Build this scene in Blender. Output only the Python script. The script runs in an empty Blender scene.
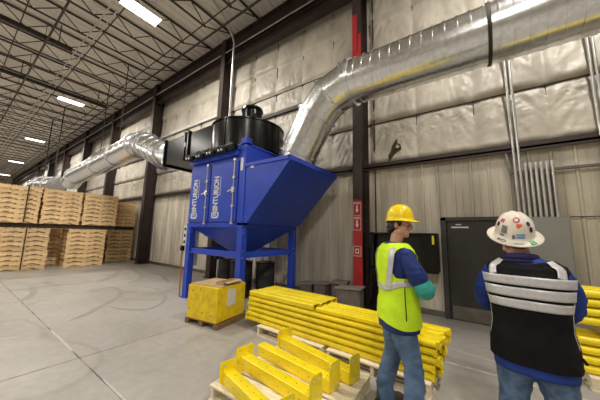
import bpy, bmesh, math, random
from mathutils import Vector, Matrix, noise
R = random.Random(7)
C = bpy.context.scene.collection
scene = bpy.context.scene
pi = math.pi

# ------------------------------------------------------------------ camera, world, exposure
PITCH, YAW, ROLL, FPX, CAMH = .13558, .6142, .0248, 249.6, 1.6
cp, sp, cy_, sy_ = math.cos(PITCH), math.sin(PITCH), math.cos(YAW), math.sin(YAW)
fwd = Vector((-sy_*cp, cy_*cp, sp)); rt = Vector((cy_, sy_, 0)); up = rt.cross(fwd)
r2 = math.cos(ROLL)*rt + math.sin(ROLL)*up
u2 = -math.sin(ROLL)*rt + math.cos(ROLL)*up
cam = bpy.data.cameras.new('camera'); cam.sensor_width = 36; cam.lens = FPX/600*36; cam.clip_end = 300
co = bpy.data.objects.new('camera', cam); C.objects.link(co)
m4 = Matrix((r2, u2, -fwd)).transposed().to_4x4(); m4.translation = (0, 0, CAMH)
co.matrix_world = m4
scene.camera = co
w = bpy.data.worlds.new('world'); scene.world = w; w.use_nodes = True
w.node_tree.nodes['Background'].inputs[0].default_value = (.9, .95, 1, 1)
w.node_tree.nodes['Background'].inputs[1].default_value = .3
scene.view_settings.view_transform = 'Standard'
try: scene.view_settings.look = 'None'
except Exception: pass
scene.view_settings.gamma = 1
scene.view_settings.use_curve_mapping = False
scene.view_settings.exposure = 0.0
LAMP = 325.0
scene.cycles.caustics_reflective = False; scene.cycles.caustics_refractive = False
LAMP_COL = (1.0, .945, .86)

# ------------------------------------------------------------------ materials
def mat(name, col, rough=.6, metal=0., var=.12, scale=6., bump=0., bscale=40., emit=None, rnd=0., spec=None, stretch=None, col2=None, lo=.35, hi=.65, coat=0):
    m = bpy.data.materials.new(name); m.use_nodes = True
    nt = m.node_tree; N = nt.nodes; L = nt.links; b = N['Principled BSDF']
    b.inputs['Roughness'].default_value = rough; b.inputs['Metallic'].default_value = metal
    if spec is not None: b.inputs['Specular IOR Level'].default_value = spec
    if coat: b.inputs['Coat Weight'].default_value = coat
    tc = N.new('ShaderNodeTexCoord'); mp = N.new('ShaderNodeMapping')
    L.new(tc.outputs['Object'], mp.inputs[0])
    if stretch: mp.inputs['Scale'].default_value = stretch
    ns = N.new('ShaderNodeTexNoise'); ns.inputs['Scale'].default_value = scale; ns.inputs['Detail'].default_value = 5
    L.new(mp.outputs[0], ns.inputs[0])
    rp = N.new('ShaderNodeValToRGB'); rp.color_ramp.elements[0].position = lo; rp.color_ramp.elements[1].position = hi
    c2 = col2 if col2 else tuple(c*(1-var) for c in col)
    rp.color_ramp.elements[0].color = (*c2, 1)
    rp.color_ramp.elements[1].color = (*[min(1, c*(1+var*.4)) for c in col], 1)
    L.new(ns.outputs[0], rp.inputs[0])
    out = rp.outputs[0]
    if rnd:
        oi = N.new('ShaderNodeObjectInfo'); hs = N.new('ShaderNodeHueSaturation'); mr = N.new('ShaderNodeMapRange')
        mr.inputs[3].default_value = 1-rnd; mr.inputs[4].default_value = 1+rnd
        L.new(oi.outputs['Random'], mr.inputs[0]); L.new(mr.outputs[0], hs.inputs['Value']); L.new(out, hs.inputs['Color']); out = hs.outputs[0]
    L.new(out, b.inputs['Base Color'])
    if bump:
        n2 = N.new('ShaderNodeTexNoise'); n2.inputs['Scale'].default_value = bscale; n2.inputs['Detail'].default_value = 4
        L.new(mp.outputs[0], n2.inputs[0])
        bp = N.new('ShaderNodeBump'); bp.inputs['Strength'].default_value = bump; bp.inputs['Distance'].default_value = .02
        L.new(n2.outputs[0], bp.inputs['Height']); L.new(bp.outputs[0], b.inputs['Normal'])
    if emit:
        b.inputs['Emission Color'].default_value = (*emit[0], 1); b.inputs['Emission Strength'].default_value = emit[1]
    return m

M = {}
M['liner'] = mat('liner', (.66, .61, .515), .55, var=.3, scale=1.2, stretch=(3, 1, .35), bump=.05)
M['insul'] = mat('insulation', (.66, .61, .52), .42, var=.2, scale=1.6, bump=.5, bscale=7, stretch=(1, 1, .8))
M['deck'] = mat('deck', (.90, .85, .78), .6, var=.06, scale=1.)
M['steel'] = mat('brown_steel', (.045, .028, .024), .55, var=.3, scale=2)
M['joist'] = mat('joist_steel', (.06, .045, .036), .6, var=.2)
M['red'] = mat('red_paint', (.52, .025, .03), .45, var=.2, scale=4)
M['white'] = mat('white_paint', (.8, .8, .78), .5, var=.05)
M['offwhite'] = mat('hat_white', (.82, .77, .68), .35, var=.06, scale=10, col2=(.72, .66, .56))
M['galv'] = mat('galvanised', (.86, .88, .90), .24, 1., var=.14, scale=14, bump=.02, bscale=25)
M['zinc'] = mat('zinc', (.72, .72, .70), .35, .9, var=.1)
M['blue'] = mat('machine_blue', (.026, .075, .58), .34, var=.12, scale=3)
M['black'] = mat('black_paint', (.004, .004, .0043), .24, var=.2, spec=.35)
M['rubber'] = mat('black_rubber', (.014, .014, .015), .7, var=.2)
M['yellow'] = mat('rack_yellow', (.95, .745, .011), .36, var=.10, scale=7, rnd=.06)
M['crate'] = mat('crate_yellow', (.84, .62, .012), .5, var=.2, scale=9, col2=(.72, .50, .012))
M['wood'] = mat('pallet_wood', (.90, .64, .34), .75, var=.26, scale=3, stretch=(6, 1, 10), rnd=.16)
M['palewood'] = mat('pale_wood', (.84, .74, .55), .75, var=.22, scale=4, stretch=(2, 8, 8), rnd=.06)
M['darkwood'] = mat('dark_wood', (.05, .036, .025), .8, var=.3)
M['card'] = mat('cardboard', (.50, .35, .18), .8, var=.15, scale=5)
M['paper'] = mat('paper', (.72, .72, .68), .7, var=.12, scale=25)
M['door'] = mat('door_paint', (.036, .034, .031), .45, var=.15)
M['grey'] = mat('panel_grey', (.36, .37, .365), .45, .1, var=.1, scale=2)
M['kick'] = mat('kick_steel', (.22, .2, .18), .4, .6, var=.2)
M['stone'] = mat('grey_crate', (.17, .145, .125), .8, var=.2, scale=6)
M['silver'] = mat('reflective_tape', (.62, .62, .64), .4, .25, var=.1, scale=40)
M['hivis'] = mat('hivis', (.62, .92, .012), .7, var=.08, scale=12, bump=.1, bscale=30)
M['navy'] = mat('blue_shirt', (.008, .028, .17), .8, var=.25, scale=10, bump=.15, bscale=25)
M['royal'] = mat('royal_shirt', (.008, .035, .24), .8, var=.2, scale=10, bump=.15, bscale=25)
M['purple'] = mat('purple_collar', (.022, .014, .10), .8, var=.2)
M['vestblack'] = mat('vest_black', (.006, .006, .0066), .8, spec=.2, var=.25, scale=10, bump=.15, bscale=22)
M['denim'] = mat('denim', (.10, .17, .29), .85, var=.3, scale=7, bump=.25, bscale=30, col2=(.06, .105, .19))
M['denim2'] = mat('denim_worn', (.11, .18, .30), .85, var=.3, scale=14, bump=.25, bscale=30, col2=(.055, .10, .19))
M['skin'] = mat('skin', (.56, .30, .21), .5, var=.12, scale=12)
M['hair'] = mat('hair', (.022, .013, .009), .6, var=.4, scale=60, bump=.6, bscale=80)
M['hair2'] = mat('hair_light', (.10, .075, .055), .6, var=.4, scale=60, bump=.6, bscale=80)
M['hatyel'] = mat('hat_yellow', (.92, .68, .004), .3, var=.04)
M['teal'] = mat('teal_glove', (.035, .36, .30), .65, var=.15, scale=15, bump=.15, bscale=60)
M['boot'] = mat('boot_leather', (.05, .032, .02), .6, var=.2)
M['eye'] = mat('eye_white', (.7, .68, .65), .2, var=.02)
M['orange'] = mat('sticker_orange', (.85, .13, .04), .4, var=.05)
M['stred'] = mat('sticker_red', (.6, .05, .08), .4, var=.05)
M['stblue'] = mat('sticker_blue', (.10, .35, .72), .4, var=.05)
M['green'] = mat('sticker_green', (.01, .36, .12), .4, var=.05)
M['brown'] = mat('sticker_brown', (.045, .02, .016), .4, var=.05)
M['stgrey'] = mat('sticker_grey', (.2, .2, .2), .4, var=.3, scale=90)
M['labelyel'] = mat('label_yellow', (.85, .75, .03), .5, var=.03)
M['cable'] = mat('cable_red', (.45, .16, .1), .5, var=.05)
M['lamp'] = mat('lamp_diffuser', (.9, .9, .9), .5, var=0, emit=(LAMP_COL, 9.0)); M['lamp'].cycles.emission_sampling = 'NONE'
M['glassblack'] = mat('glass_black', (.006, .006, .007), .2, var=.05)
M['line'] = mat('floor_line', (.6, .58, .53), .7, var=.2, scale=14, col2=(.40, .37, .33))

def floor_mat():
    m = bpy.data.materials.new('concrete'); m.use_nodes = True
    nt = m.node_tree; N = nt.nodes; L = nt.links; b = N['Principled BSDF']
    tc = N.new('ShaderNodeTexCoord')
    def noi(s, d=6, dist=0.):
        n = N.new('ShaderNodeTexNoise'); n.inputs['Scale'].default_value = s; n.inputs['Detail'].default_value = d
        n.inputs['Distortion'].default_value = dist; L.new(tc.outputs['Object'], n.inputs[0]); return n
    def ramp(src, a, ca, bpos, cb):
        r = N.new('ShaderNodeValToRGB'); e = r.color_ramp.elements
        e[0].position = a; e[0].color = (*ca, 1); e[1].position = bpos; e[1].color = (*cb, 1); L.new(src, r.inputs[0]); return r
    base = ramp(noi(.55).outputs[0], .35, (.36, .338, .31), .65, (.43, .41, .375))
    fine = ramp(noi(9).outputs[0], .35, (.9, .9, .9), .7, (1.03, 1.03, 1.03))
    mx = N.new('ShaderNodeMixRGB'); mx.blend_type = 'MULTIPLY'; mx.inputs[0].default_value = 1
    L.new(base.outputs[0], mx.inputs[1]); L.new(fine.outputs[0], mx.inputs[2])
    # swirling tyre marks: thin contour of a distorted noise
    sw = noi(.33, 1.5, 1.2)
    ab = N.new('ShaderNodeMath'); ab.operation = 'SUBTRACT'; ab.inputs[1].default_value = .5; L.new(sw.outputs[0], ab.inputs[0])
    a2 = N.new('ShaderNodeMath'); a2.operation = 'ABSOLUTE'; L.new(ab.outputs[0], a2.inputs[0])
    tr = ramp(a2.outputs[0], .004, (.84, .83, .82), .02, (1, 1, 1))
    m2 = N.new('ShaderNodeMixRGB'); m2.blend_type = 'MULTIPLY'; m2.inputs[0].default_value = .9
    L.new(mx.outputs[0], m2.inputs[1]); L.new(tr.outputs[0], m2.inputs[2])
    st = ramp(noi(1.3, 8, .5).outputs[0], .60, (1, 1, 1), .74, (.74, .73, .72))
    m3 = N.new('ShaderNodeMixRGB'); m3.blend_type = 'MULTIPLY'; m3.inputs[0].default_value = .8
    L.new(m2.outputs[0], m3.inputs[1]); L.new(st.outputs[0], m3.inputs[2])
    L.new(m3.outputs[0], b.inputs['Base Color'])
    rr = ramp(noi(2.2).outputs[0], .3, (.38,)*3, .7, (.56,)*3)
    L.new(rr.outputs[0], b.inputs['Roughness'])
    bp = N.new('ShaderNodeBump'); bp.inputs['Strength'].default_value = .05; L.new(noi(30).outputs[0], bp.inputs['Height']); L.new(bp.outputs[0], b.inputs['Normal'])
    return m
M['floor'] = floor_mat()

# ------------------------------------------------------------------ mesh helpers
class MB:
    def __init__(s): s.v = []; s.f = []
    def add(s, vs, fs):
        k = len(s.v); s.v += [tuple(v) for v in vs]; s.f += [tuple(i+k for i in f) for f in fs]; return s
    def box(s, c, d, rot=None):
        c = Vector(c); x, y, z = d[0]/2, d[1]/2, d[2]/2
        vs = [Vector((a*x, b*y, e*z)) for a in (-1, 1) for b in (-1, 1) for e in (-1, 1)]
        if rot is not None: vs = [rot @ v for v in vs]
        return s.add([c+v for v in vs], [(0, 1, 3, 2), (4, 6, 7, 5), (0, 4, 5, 1), (2, 3, 7, 6), (0, 2, 6, 4), (1, 5, 7, 3)])
    def b2(s, x0, x1, y0, y1, z0, z1): return s.box(((x0+x1)/2, (y0+y1)/2, (z0+z1)/2), (abs(x1-x0), abs(y1-y0), abs(z1-z0)))
    def bar(s, p, q, wd, ht=None):
        p = Vector(p); q = Vector(q); d = q-p; ht = ht or wd
        return s.box((p+q)/2, (d.length, wd, ht), frame(d))
    def tube(s, pts, rad, n=16, cap=True, sy=1.0, upv=None):
        pts = [Vector(p) for p in pts]
        if not isinstance(rad, (list, tuple)): rad = [rad]*len(pts)
        rings = []; u = None
        for i, p in enumerate(pts):
            t = (pts[min(i+1, len(pts)-1)]-pts[max(i-1, 0)]).normalized()
            if u is None:
                a = Vector(upv) if upv else (Vector((0, 0, 1)) if abs(t.z) < .9 else Vector((1, 0, 0)))
                u = (a-t*a.dot(t)).normalized()
            else: u = (u-t*u.dot(t)).normalized()
            vv = t.cross(u)
            rings.append([p+rad[i]*(math.cos(2*pi*k/n)*vv+sy*math.sin(2*pi*k/n)*u) for k in range(n)])
        return s.loft(rings, cap)
    def loft(s, rings, cap=True, closed=True):
        n = len(rings[0]); vs = [v for r in rings for v in r]; fs = []
        for i in range(len(rings)-1):
            for k in range(n if closed else n-1):
                a = i*n+k; b = i*n+(k+1) % n
                fs.append((a, b, b+n, a+n))
        if cap:
            fs.append(tuple(range(n))[::-1]); fs.append(tuple((len(rings)-1)*n+k for k in range(n)))
        return s.add(vs, fs)
    def cyl(s, p, q, r, n=20, r1=None): return s.tube([p, q], [r, r if r1 is None else r1], n)
    def ell(s, c, r, n=16, m=12, rot=None):
        c = Vector(c); rings = []
        for i in range(1, m):
            a = pi*i/m
            ring = [Vector((r[0]*math.sin(a)*math.cos(2*pi*k/n), r[1]*math.sin(a)*math.sin(2*pi*k/n), -r[2]*math.cos(a))) for k in range(n)]
            rings.append([c+(rot @ v if rot is not None else v) for v in ring])
        return s.loft(rings, True)
    def prism(s, poly, axis, a, b):
        def P(p, t):
            if axis == 'x': return (t, p[0], p[1])
            if axis == 'y': return (p[0], t, p[1])
            return (p[0], p[1], t)
        n = len(poly); vs = [P(p, a) for p in poly]+[P(p, b) for p in poly]
        return s.add(vs, [tuple(range(n))[::-1], tuple(range(n, 2*n))]+[(i, (i+1) % n, n+(i+1) % n, n+i) for i in range(n)])
    def mesh(s, name):
        me = bpy.data.meshes.new(name); me.from_pydata(s.v, [], s.f); me.validate()
        bm = bmesh.new(); bm.from_mesh(me); bmesh.ops.recalc_face_normals(bm, faces=bm.faces); bm.to_mesh(me); bm.free()
        return me
    def build(s, name, m, parent=None, smooth=False, bevel=0, solid=0, angle=40, sub=0):
        return link(s.mesh(name), name, m, parent, smooth, bevel, solid, angle, sub)
def frame(d):
    x = Vector(d).normalized(); a = Vector((0, 0, 1)) if abs(x.z) < .95 else Vector((0, 1, 0))
    y = a.cross(x).normalized(); z = x.cross(y)
    return Matrix((x, y, z)).transposed()
def link(me, name, m, parent=None, smooth=False, bevel=0, solid=0, angle=40, sub=0):
    o = bpy.data.objects.new(name, me); C.objects.link(o)
    me.materials.clear(); me.materials.append(M[m] if isinstance(m, str) else m)
    if smooth:
        me.polygons.foreach_set('use_smooth', [True]*len(me.polygons))
        if smooth == 'auto': me.set_sharp_from_angle(angle=math.radians(angle))
    if sub: s = o.modifiers.new('sub', 'SUBSURF'); s.levels = sub; s.render_levels = sub
    if solid: s = o.modifiers.new('solid', 'SOLIDIFY'); s.thickness = abs(solid); s.offset = 1 if solid > 0 else -1
    if bevel: b = o.modifiers.new('bevel', 'BEVEL'); b.width = bevel; b.segments = 2; b.limit_method = 'ANGLE'
    if parent: o.parent = parent
    return o
def tag(o, label=None, cat=None, group=None, kind=None):
    if label: o['label'] = label
    if cat: o['category'] = cat
    if group: o['group'] = group
    if kind: o['kind'] = kind
    return o
def thing(name, label, cat, loc=(0, 0, 0), rz=0, group=None):
    o = bpy.data.objects.new(name, None); C.objects.link(o); o.location = loc; o.rotation_euler = (0, 0, rz); o.empty_display_size = .1
    return tag(o, label, cat, group)
def kids(o): return [c for c in C.objects if c.parent == o]
def copy_tree(o, parent=None):
    c = o.copy(); C.objects.link(c); c.parent = parent
    for ch in kids(o): copy_tree(ch, c)
    return c
def struct(o): o['kind'] = 'structure'; return o
def remesh(mb, name, vox, smooth=4):
    me = mb.mesh(name); o = bpy.data.objects.new(name, me); C.objects.link(o)
    r = o.modifiers.new('r', 'REMESH'); r.mode = 'VOXEL'; r.voxel_size = vox
    s = o.modifiers.new('s', 'SMOOTH'); s.iterations = smooth; s.factor = .5
    dg = bpy.context.evaluated_depsgraph_get(); dg.update()
    out = bpy.data.meshes.new_from_object(o.evaluated_get(dg))
    bpy.data.objects.remove(o); out.name = name
    return out
def text_mesh(s, size, name, ext=.002, off=0., spacing=1.0):
    cu = bpy.data.curves.new(name, 'FONT'); cu.body = s; cu.size = size; cu.extrude = ext; cu.offset = off; cu.space_character = spacing
    o = bpy.data.objects.new(name, cu); C.objects.link(o)
    dg = bpy.context.evaluated_depsgraph_get(); dg.update()
    me = bpy.data.meshes.new_from_object(o.evaluated_get(dg)); bpy.data.objects.remove(o)
    return me
ORD = ['lowest', 'second', 'third', 'fourth', 'fifth', 'sixth', 'seventh', 'eighth', 'ninth', 'tenth', 'eleventh', 'twelfth']

# ------------------------------------------------------------------ the setting
WY = 6.1
X0, X1, Y0 = -64., 9., -20.
DECK = 9.42
fl = MB().b2(X0, X1, Y0, WY+.3, -.2, 0).build('floor', 'floor'); struct(fl)
# cut joints of the slab
jm = MB()
for y in (1.19, -4.4): jm.b2(X0, 8, y-.007, y+.007, 0, .0012)
for k in range(-9, 2):
    x = -4.15+5.57*k; jm.b2(x-.005, x+.005, -18, 5.9, 0, .0012)
jo = jm.build('trim_1', mat('joint', (.10, .09, .08), .8, var=.5, scale=3, col2=(.30, .27, .24), lo=.45, hi=.6)); struct(jo)
lm = MB()
for y in (3.98,): lm.b2(-1.2, 2.6, y-.02, y+.02, 0, .0015)
struct(lm.build('trim_2', 'line'))
M['tyre'] = mat('tyre_rubber_mark', (.315, .295, .268), .6, var=.14, scale=8)
M['chalk'] = mat('scuff_mark', (.58, .56, .52), .7, var=.2, scale=20)
def mark(name, m, pts, wd, z=.0009):
    P_ = []
    pts = [Vector((*p, z)) for p in pts]
    for i in range(len(pts)-1):
        a0, a1, a2, a3 = pts[max(i-1, 0)], pts[i], pts[i+1], pts[min(i+2, len(pts)-1)]
        for k in range(8):
            t = k/8; P_.append(.5*((2*a1)+(-a0+a2)*t+(2*a0-5*a1+4*a2-a3)*t*t+(-a0+3*a1-3*a2+a3)*t**3))
    P_.append(pts[-1]); rows = []
    for i, p in enumerate(P_):
        d = (P_[min(i+1, len(P_)-1)]-P_[max(i-1, 0)]).normalized(); n_ = Vector((-d.y, d.x, 0)); w_ = wd*(.6+.5*abs(noise.noise(p*2.1)))*min(1, .25+4*min(i, len(P_)-1-i)/len(P_))
        rows.append([p-n_*w_/2, p+n_*w_/2])
    mb = MB(); mb.loft(rows, cap=False, closed=False); return mb.build(name, m, fl)
for pts, wd in (([(-5.9, 1.45), (-6.1, 1.75), (-6.55, 2.15), (-7.3, 2.75), (-8.3, 2.95), (-8.9, 2.6)], .16), ([(-6.4, 2.2), (-5.9, 2.35), (-5.6, 2.7), (-6.2, 3.3), (-7.3, 3.6), (-8.2, 3.4)], .13), ([(-9.6, 2.9), (-10.3, 3.6), (-11.6, 4.2), (-12.6, 4.1)], .30), ([(-8.6, 3.4), (-9.6, 4.2), (-11.2, 4.6), (-12.4, 5.0)], .25), ([(-9.9, 1.6), (-9.0, 1.5), (-8.2, 1.2)], .2), ([(-8.0, 4.3), (-9.2, 4.7), (-10.4, 4.9)], .18)):
    mark('tyre_mark', 'tyre', pts, wd)
mark('scuff_mark', 'chalk', [(-6.0, .35), (-5.75, .62), (-5.6, .85)], .03)
mark('scuff_mark', 'chalk', [(-5.6, 1.19), (-4.9, 1.195), (-4.45, 1.19)], .035, .0016); mark('scuff_mark', 'chalk', [(-3.4, 1.20), (-3.0, 1.20), (-2.4, 1.195)], .03, .0016)
mark('scuff_mark', 'chalk', [(-.5, 4.5), (.1, 4.4), (.6, 4.46)], .04)
# ribbed liner on the lower wall: one folded sheet
GZ = 3.28
def liner(x0, x1, name, y, par=None):
    prof = []; x = x0
    while x < x1:
        for dx, dy in ((0, 0), (.04, 0), (.055, -.028), (.085, -.028), (.10, 0), (.19, 0), (.198, -.010), (.212, -.010), (.22, 0)):
            prof.append((x+dx, y+dy))
        x += .30
    mb = MB(); n = len(prof)
    mb.add([(a, b, 0) for a, b in prof]+[(a, b, GZ) for a, b in prof], [(i, i+1, n+i+1, n+i) for i in range(n-1)])
    return mb.build(name, 'liner', par)
wb = struct(MB().b2(X0, X1, WY+.05, WY+.3, 0, 10).build('wall_back', 'liner'))
tag(liner(X0, 8.9, 'liner_panel', WY, wb), 'ribbed grey beige liner sheet')
# pillowed insulation above the girt
ROWS = [3.36, 4.45, 5.62, 6.35, 7.35, 8.3, 9.35]
def seamx(x): return ((x-.1)/1.1) % 1.0
def insul():
    xs = []; x = -46.
    while x < 8.9:
        xs.append(x); x += .22 if x < -20 else (.055 if x < -7 else .037)
    zs = []
    for i in range(len(ROWS)-1):
        n = 36 if i < 2 else 16
        zs += [(ROWS[i]+(ROWS[i+1]-ROWS[i])*j/n, j/n, i) for j in range(n)]
    zs.append((ROWS[-1], 1., 5))
    vs = []
    for z, v, i in zs:
        for x in xs:
            u = seamx(x); k = math.floor((x-.1)/1.1)
            pil = min(1, max(0, math.sin(pi*u))*2.2)**.5
            pin = min(1, v/.10)**.6
            sag = .105*(1-v)**.9*pin*(.45+.55*pil)+.02*pil
            ang = math.atan2((u-.5)*1.1, (1.22-v))
            wv = noise.noise((ang*12+k*3.1+i*7.7, (1-v)*2.2, k*1.7+i)); w2 = noise.noise((ang*24+k*1.1, (1-v)*3.0, k*.7+i*2.2))
            env = (.25+.75*v)*min(1, (1-v)*8)*(.35+.65*pil)
            wv2 = noise.noise((x*2.6, z*2.6+i*5, .3)); wv3 = noise.noise((x*8, z*6, 1.7))
            d = sag+env*(.030*(1-abs(wv)*2.6)+.015*(1-abs(w2)*2.4))+pin*min(1, (1-v)*8)*(.022*wv2+.010*wv3)
            vs.append((x, WY+.02-d, z))
    nx = len(xs); fs = [(r*nx+c, r*nx+c+1, (r+1)*nx+c+1, (r+1)*nx+c) for r in range(len(zs)-1) for c in range(nx-1)]
    return struct(MB().add(vs, fs).build('wall_upper', 'insul', smooth=True))
wu = insul()
g = MB().b2(X0, X1, WY-.14, WY+.04, GZ-.02, GZ+.10).b2(X0, X1, WY-.14, WY-.10, GZ-.06, GZ+.02)
g.b2(-46, -2.3, WY-.10, WY+.04, 5.56, 5.66)
struct(g.build('trim_3', 'steel'))
sm = MB()
for z in (4.45, 6.35): sm.b2(-46, 8.9, WY-.03, WY+.02, z-.009, z+.009)
for k in range(-38, 9): sm.b2(.1+1.1*k-.006, .1+1.1*k+.006, WY-.012, WY+.02, 3.36, 9.3)
sm.build('seam_strip', 'darkwood', wu)
sb = MB()
for z, z2 in ((6.38, 6.48),): sb.b2(-46, -7.6, WY-.10, WY+.02, z, z2)
sb.build('ledge', 'white', wu)
tb = MB()
poly = [(-1.49+(p+1.49)*1.55, 3.66+(q-3.66)*1.5) for p, q in ((-1.57, 3.49), (-1.50, 3.57), (-1.46, 3.63), (-1.39, 3.65), (-1.40, 3.72), (-1.45, 3.76), (-1.45, 3.83), (-1.49, 3.77), (-1.53, 3.70), (-1.53, 3.63), (-1.58, 3.57))]
tb.prism(poly, 'y', WY-.08, WY-.15); tag(tb.build('tear', 'darkwood', wu), 'dark tear in the insulation')
tf = MB(); tf.prism([(-1.45, 3.68), (-1.40, 3.66), (-1.36, 3.70), (-1.42, 3.76)], 'y', WY-.15, WY-.17); tf.build('torn_flap', 'insul', wu)
struct(MB().b2(X0, X1, WY-.035, WY+.04, 0, .11).build('baseboard_back', 'kick'))
struct(MB().b2(X0, X1, Y0-.2, Y0, 0, 10).build('wall_front', 'liner'))
struct(MB().b2(X0-.2, X0, Y0, WY+.3, 0, 10).build('wall_left', 'liner'))
struct(MB().b2(X1, X1+.2, Y0, WY+.3, 0, 10).build('wall_right', 'liner'))
# ribbed roof deck
dp = []; x = X0
while x < X1:
    for dx, dz in ((0, 0), (.10, 0), (.115, .03), (.14, .03), (.155, 0)): dp.append((x+dx, DECK+dz))
    x += .305
n = len(dp)
ce = MB().add([(a, Y0, b) for a, b in dp]+[(a, WY+.1, b) for a, b in dp], [(i, i+1, n+i+1, n+i) for i in range(n-1)])
struct(ce.b2(X0, X1, Y0, WY+.3, DECK+.1, DECK+.3).build('ceiling', 'deck'))
# eave beam along the wall
ev = thing('eave_beam', 'dark brown eave beam running along the top of the wall', 'beam', (0, 5.75, 8.3))
eb = MB(); eb.b2(-62, X1-.05, -.02, .02, .42, .92); eb.b2(-62, X1-.05, -.14, .14, .90, .94); eb.b2(-62, X1-.05, -.14, .14, .40, .44); eb.build('upper_beam', 'steel', ev)
MB().b2(-62, X1-.05, .05, .12, .18, .42).build('cover_strip', mat('strip_grey', (.30, .28, .26), .5, .2), ev)
eb = MB(); eb.b2(-62, X1-.05, -.02, .02, -.12, .22); eb.b2(-62, X1-.05, -.12, .12, .19, .22); eb.b2(-62, X1-.05, -.12, .12, -.14, -.11); eb.build('lower_beam', 'steel', ev)
MB().cyl((-62, -.18, .3), (X1-.05, -.18, .3), .022, 8).build('conduit', 'zinc', ev)

# columns
COLX = [3.3, -2.25, -7.8, -13.4, -18.95, -24.5, -30.1, -35.7, -41.2]
cl = ['dark brown steel column at the right beyond the frame, bare of signs', 'tall brown steel column with red painted bands and red signs near the door',
      'dark brown steel column behind the blue dust collector', 'dark brown steel column standing beside the pallet stacks',
      'first dark brown column behind the pallet stacks', 'second dark brown column behind the pallet stacks', 'third dark brown column behind the pallet stacks', 'fourth dark brown column behind the pallet stacks', 'farthest dark brown column behind the pallet stacks']
for i, x in enumerate(COLX):
    t = thing('steel_column', cl[i], 'column', (x, 5.8, 0), 0, 'building columns')
    wd = .23 if i < 3 else .26
    c = MB(); c.b2(-wd/2, wd/2, -.26, -.24, .02, 9.2); c.b2(-.012, .012, -.24, .22, .02, 9.2); c.b2(-wd/2, wd/2, .20, .22, .02, 9.2)
    c.build('shaft', 'steel', t)
    MB().b2(-.22, .22, -.29, .25, 0, .02).build('base_plate', 'steel', t)
    if i == 1:
        MB().b2(-.112, .03, -.262, -.2600, .3, 2.45).b2(-.112, .112, -.2615, -.2600, .3, 2.42).build('red_band', 'red', t)
        MB().b2(-.112, .01, -.2615, -.2600, 5.9, 7.35).b2(.04, .112, -.2615, -.26, 4.9, 6.75).b2(-.112, .112, -.2612, -.26, 4.9, 6.25).build('red_band', 'red', t)
        for z0, z1 in ((2.06, 2.38), (1.72, 2.03), (1.13, 1.36)):
            s_ = MB().b2(-.105, .085, -.268, -.263, z0, z1).build('sign', 'red', t)
            fr = MB(); zc = (z0+z1)/2
            for a in ((-.105, .085, z1-.012, z1), (-.105, .085, z0, z0+.012), (-.105, -.095, z0, z1), (.075, .085, z0, z1)):
                fr.b2(a[0], a[1], -.271, -.268, a[2], a[3])
            if z0 > 1.5:
                fr.b2(-.03, .01, -.271, -.268, zc-.02, zc+.08)
                fr.prism([(-.055, zc-.02), (.035, zc-.02), (-.01, zc-.10)], 'y', -.271, -.268)
                for k in range(4): fr.b2(-.08+k*.036, -.055+k*.036, -.271, -.268, z1-.05, z1-.025)
            else:
                fr.b2(-.055, .035, -.271, -.268, zc-.055, zc+.055)
            fr.build('white_marking', 'white', s_)
            if z0 < 1.5: MB().b2(-.035, .015, -.273, -.271, zc-.03, zc+.03).build('red_symbol', 'red', s_)

# ------------------------------------------------------------------ roof joists
def make_joist():
    t = thing('roof_joist', 'dark open web steel roof joist spanning out from the wall under the deck', 'roof joist', (0, 0, 0), 0, 'roof joists')
    ya, yb, zt, zb = -19.8, 5.6, DECK-.03, DECK-.62
    b = MB(); b.b2(-.034, -.006, ya, 5.75, zt-.04, zt); b.b2(.006, .034, ya, 5.75, zt-.04, zt); b.build('top_chord', 'joist', t)
    b = MB(); b.b2(-.032, -.006, ya, yb-1.1, zb, zb+.036); b.b2(.006, .032, ya, yb-1.1, zb, zb+.036); b.build('bottom_chord', 'joist', t)
    b = MB(); y = yb; p = 1.22
    b.bar((0, yb, zt-.04), (0, yb-1.1, zb+.03), .03)
    y = yb-1.1
    while y-p > ya:
        b.bar((0, y, zb+.03), (0, y-p/2, zt-.04), .026); b.bar((0, y-p/2, zt-.04), (0, y-p, zb+.03), .026)
        y -= p
    b.build('web', 'joist', t)
    return t
jx = [-2.25+1.3925*k for k in range(-42, 7)]
proto = None
for x in jx:
    if proto is None: proto = make_joist(); o = proto
    else: o = copy_tree(proto)
    o.location = (x+.35, 0, 0)
    kk = round((x+2.25)/1.3925)
    if -16 <= kk <= 0:
        ci = (-kk)//4; j = (-kk) % 4
        o['label'] = 'open web roof joist, '+['first', 'second', 'third', 'fourth'][j]+' to the left of the '+['red banded column', 'column behind the dust collector', 'column beside the pallets', 'first column behind the pallets', 'second column behind the pallets'][ci]
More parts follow.
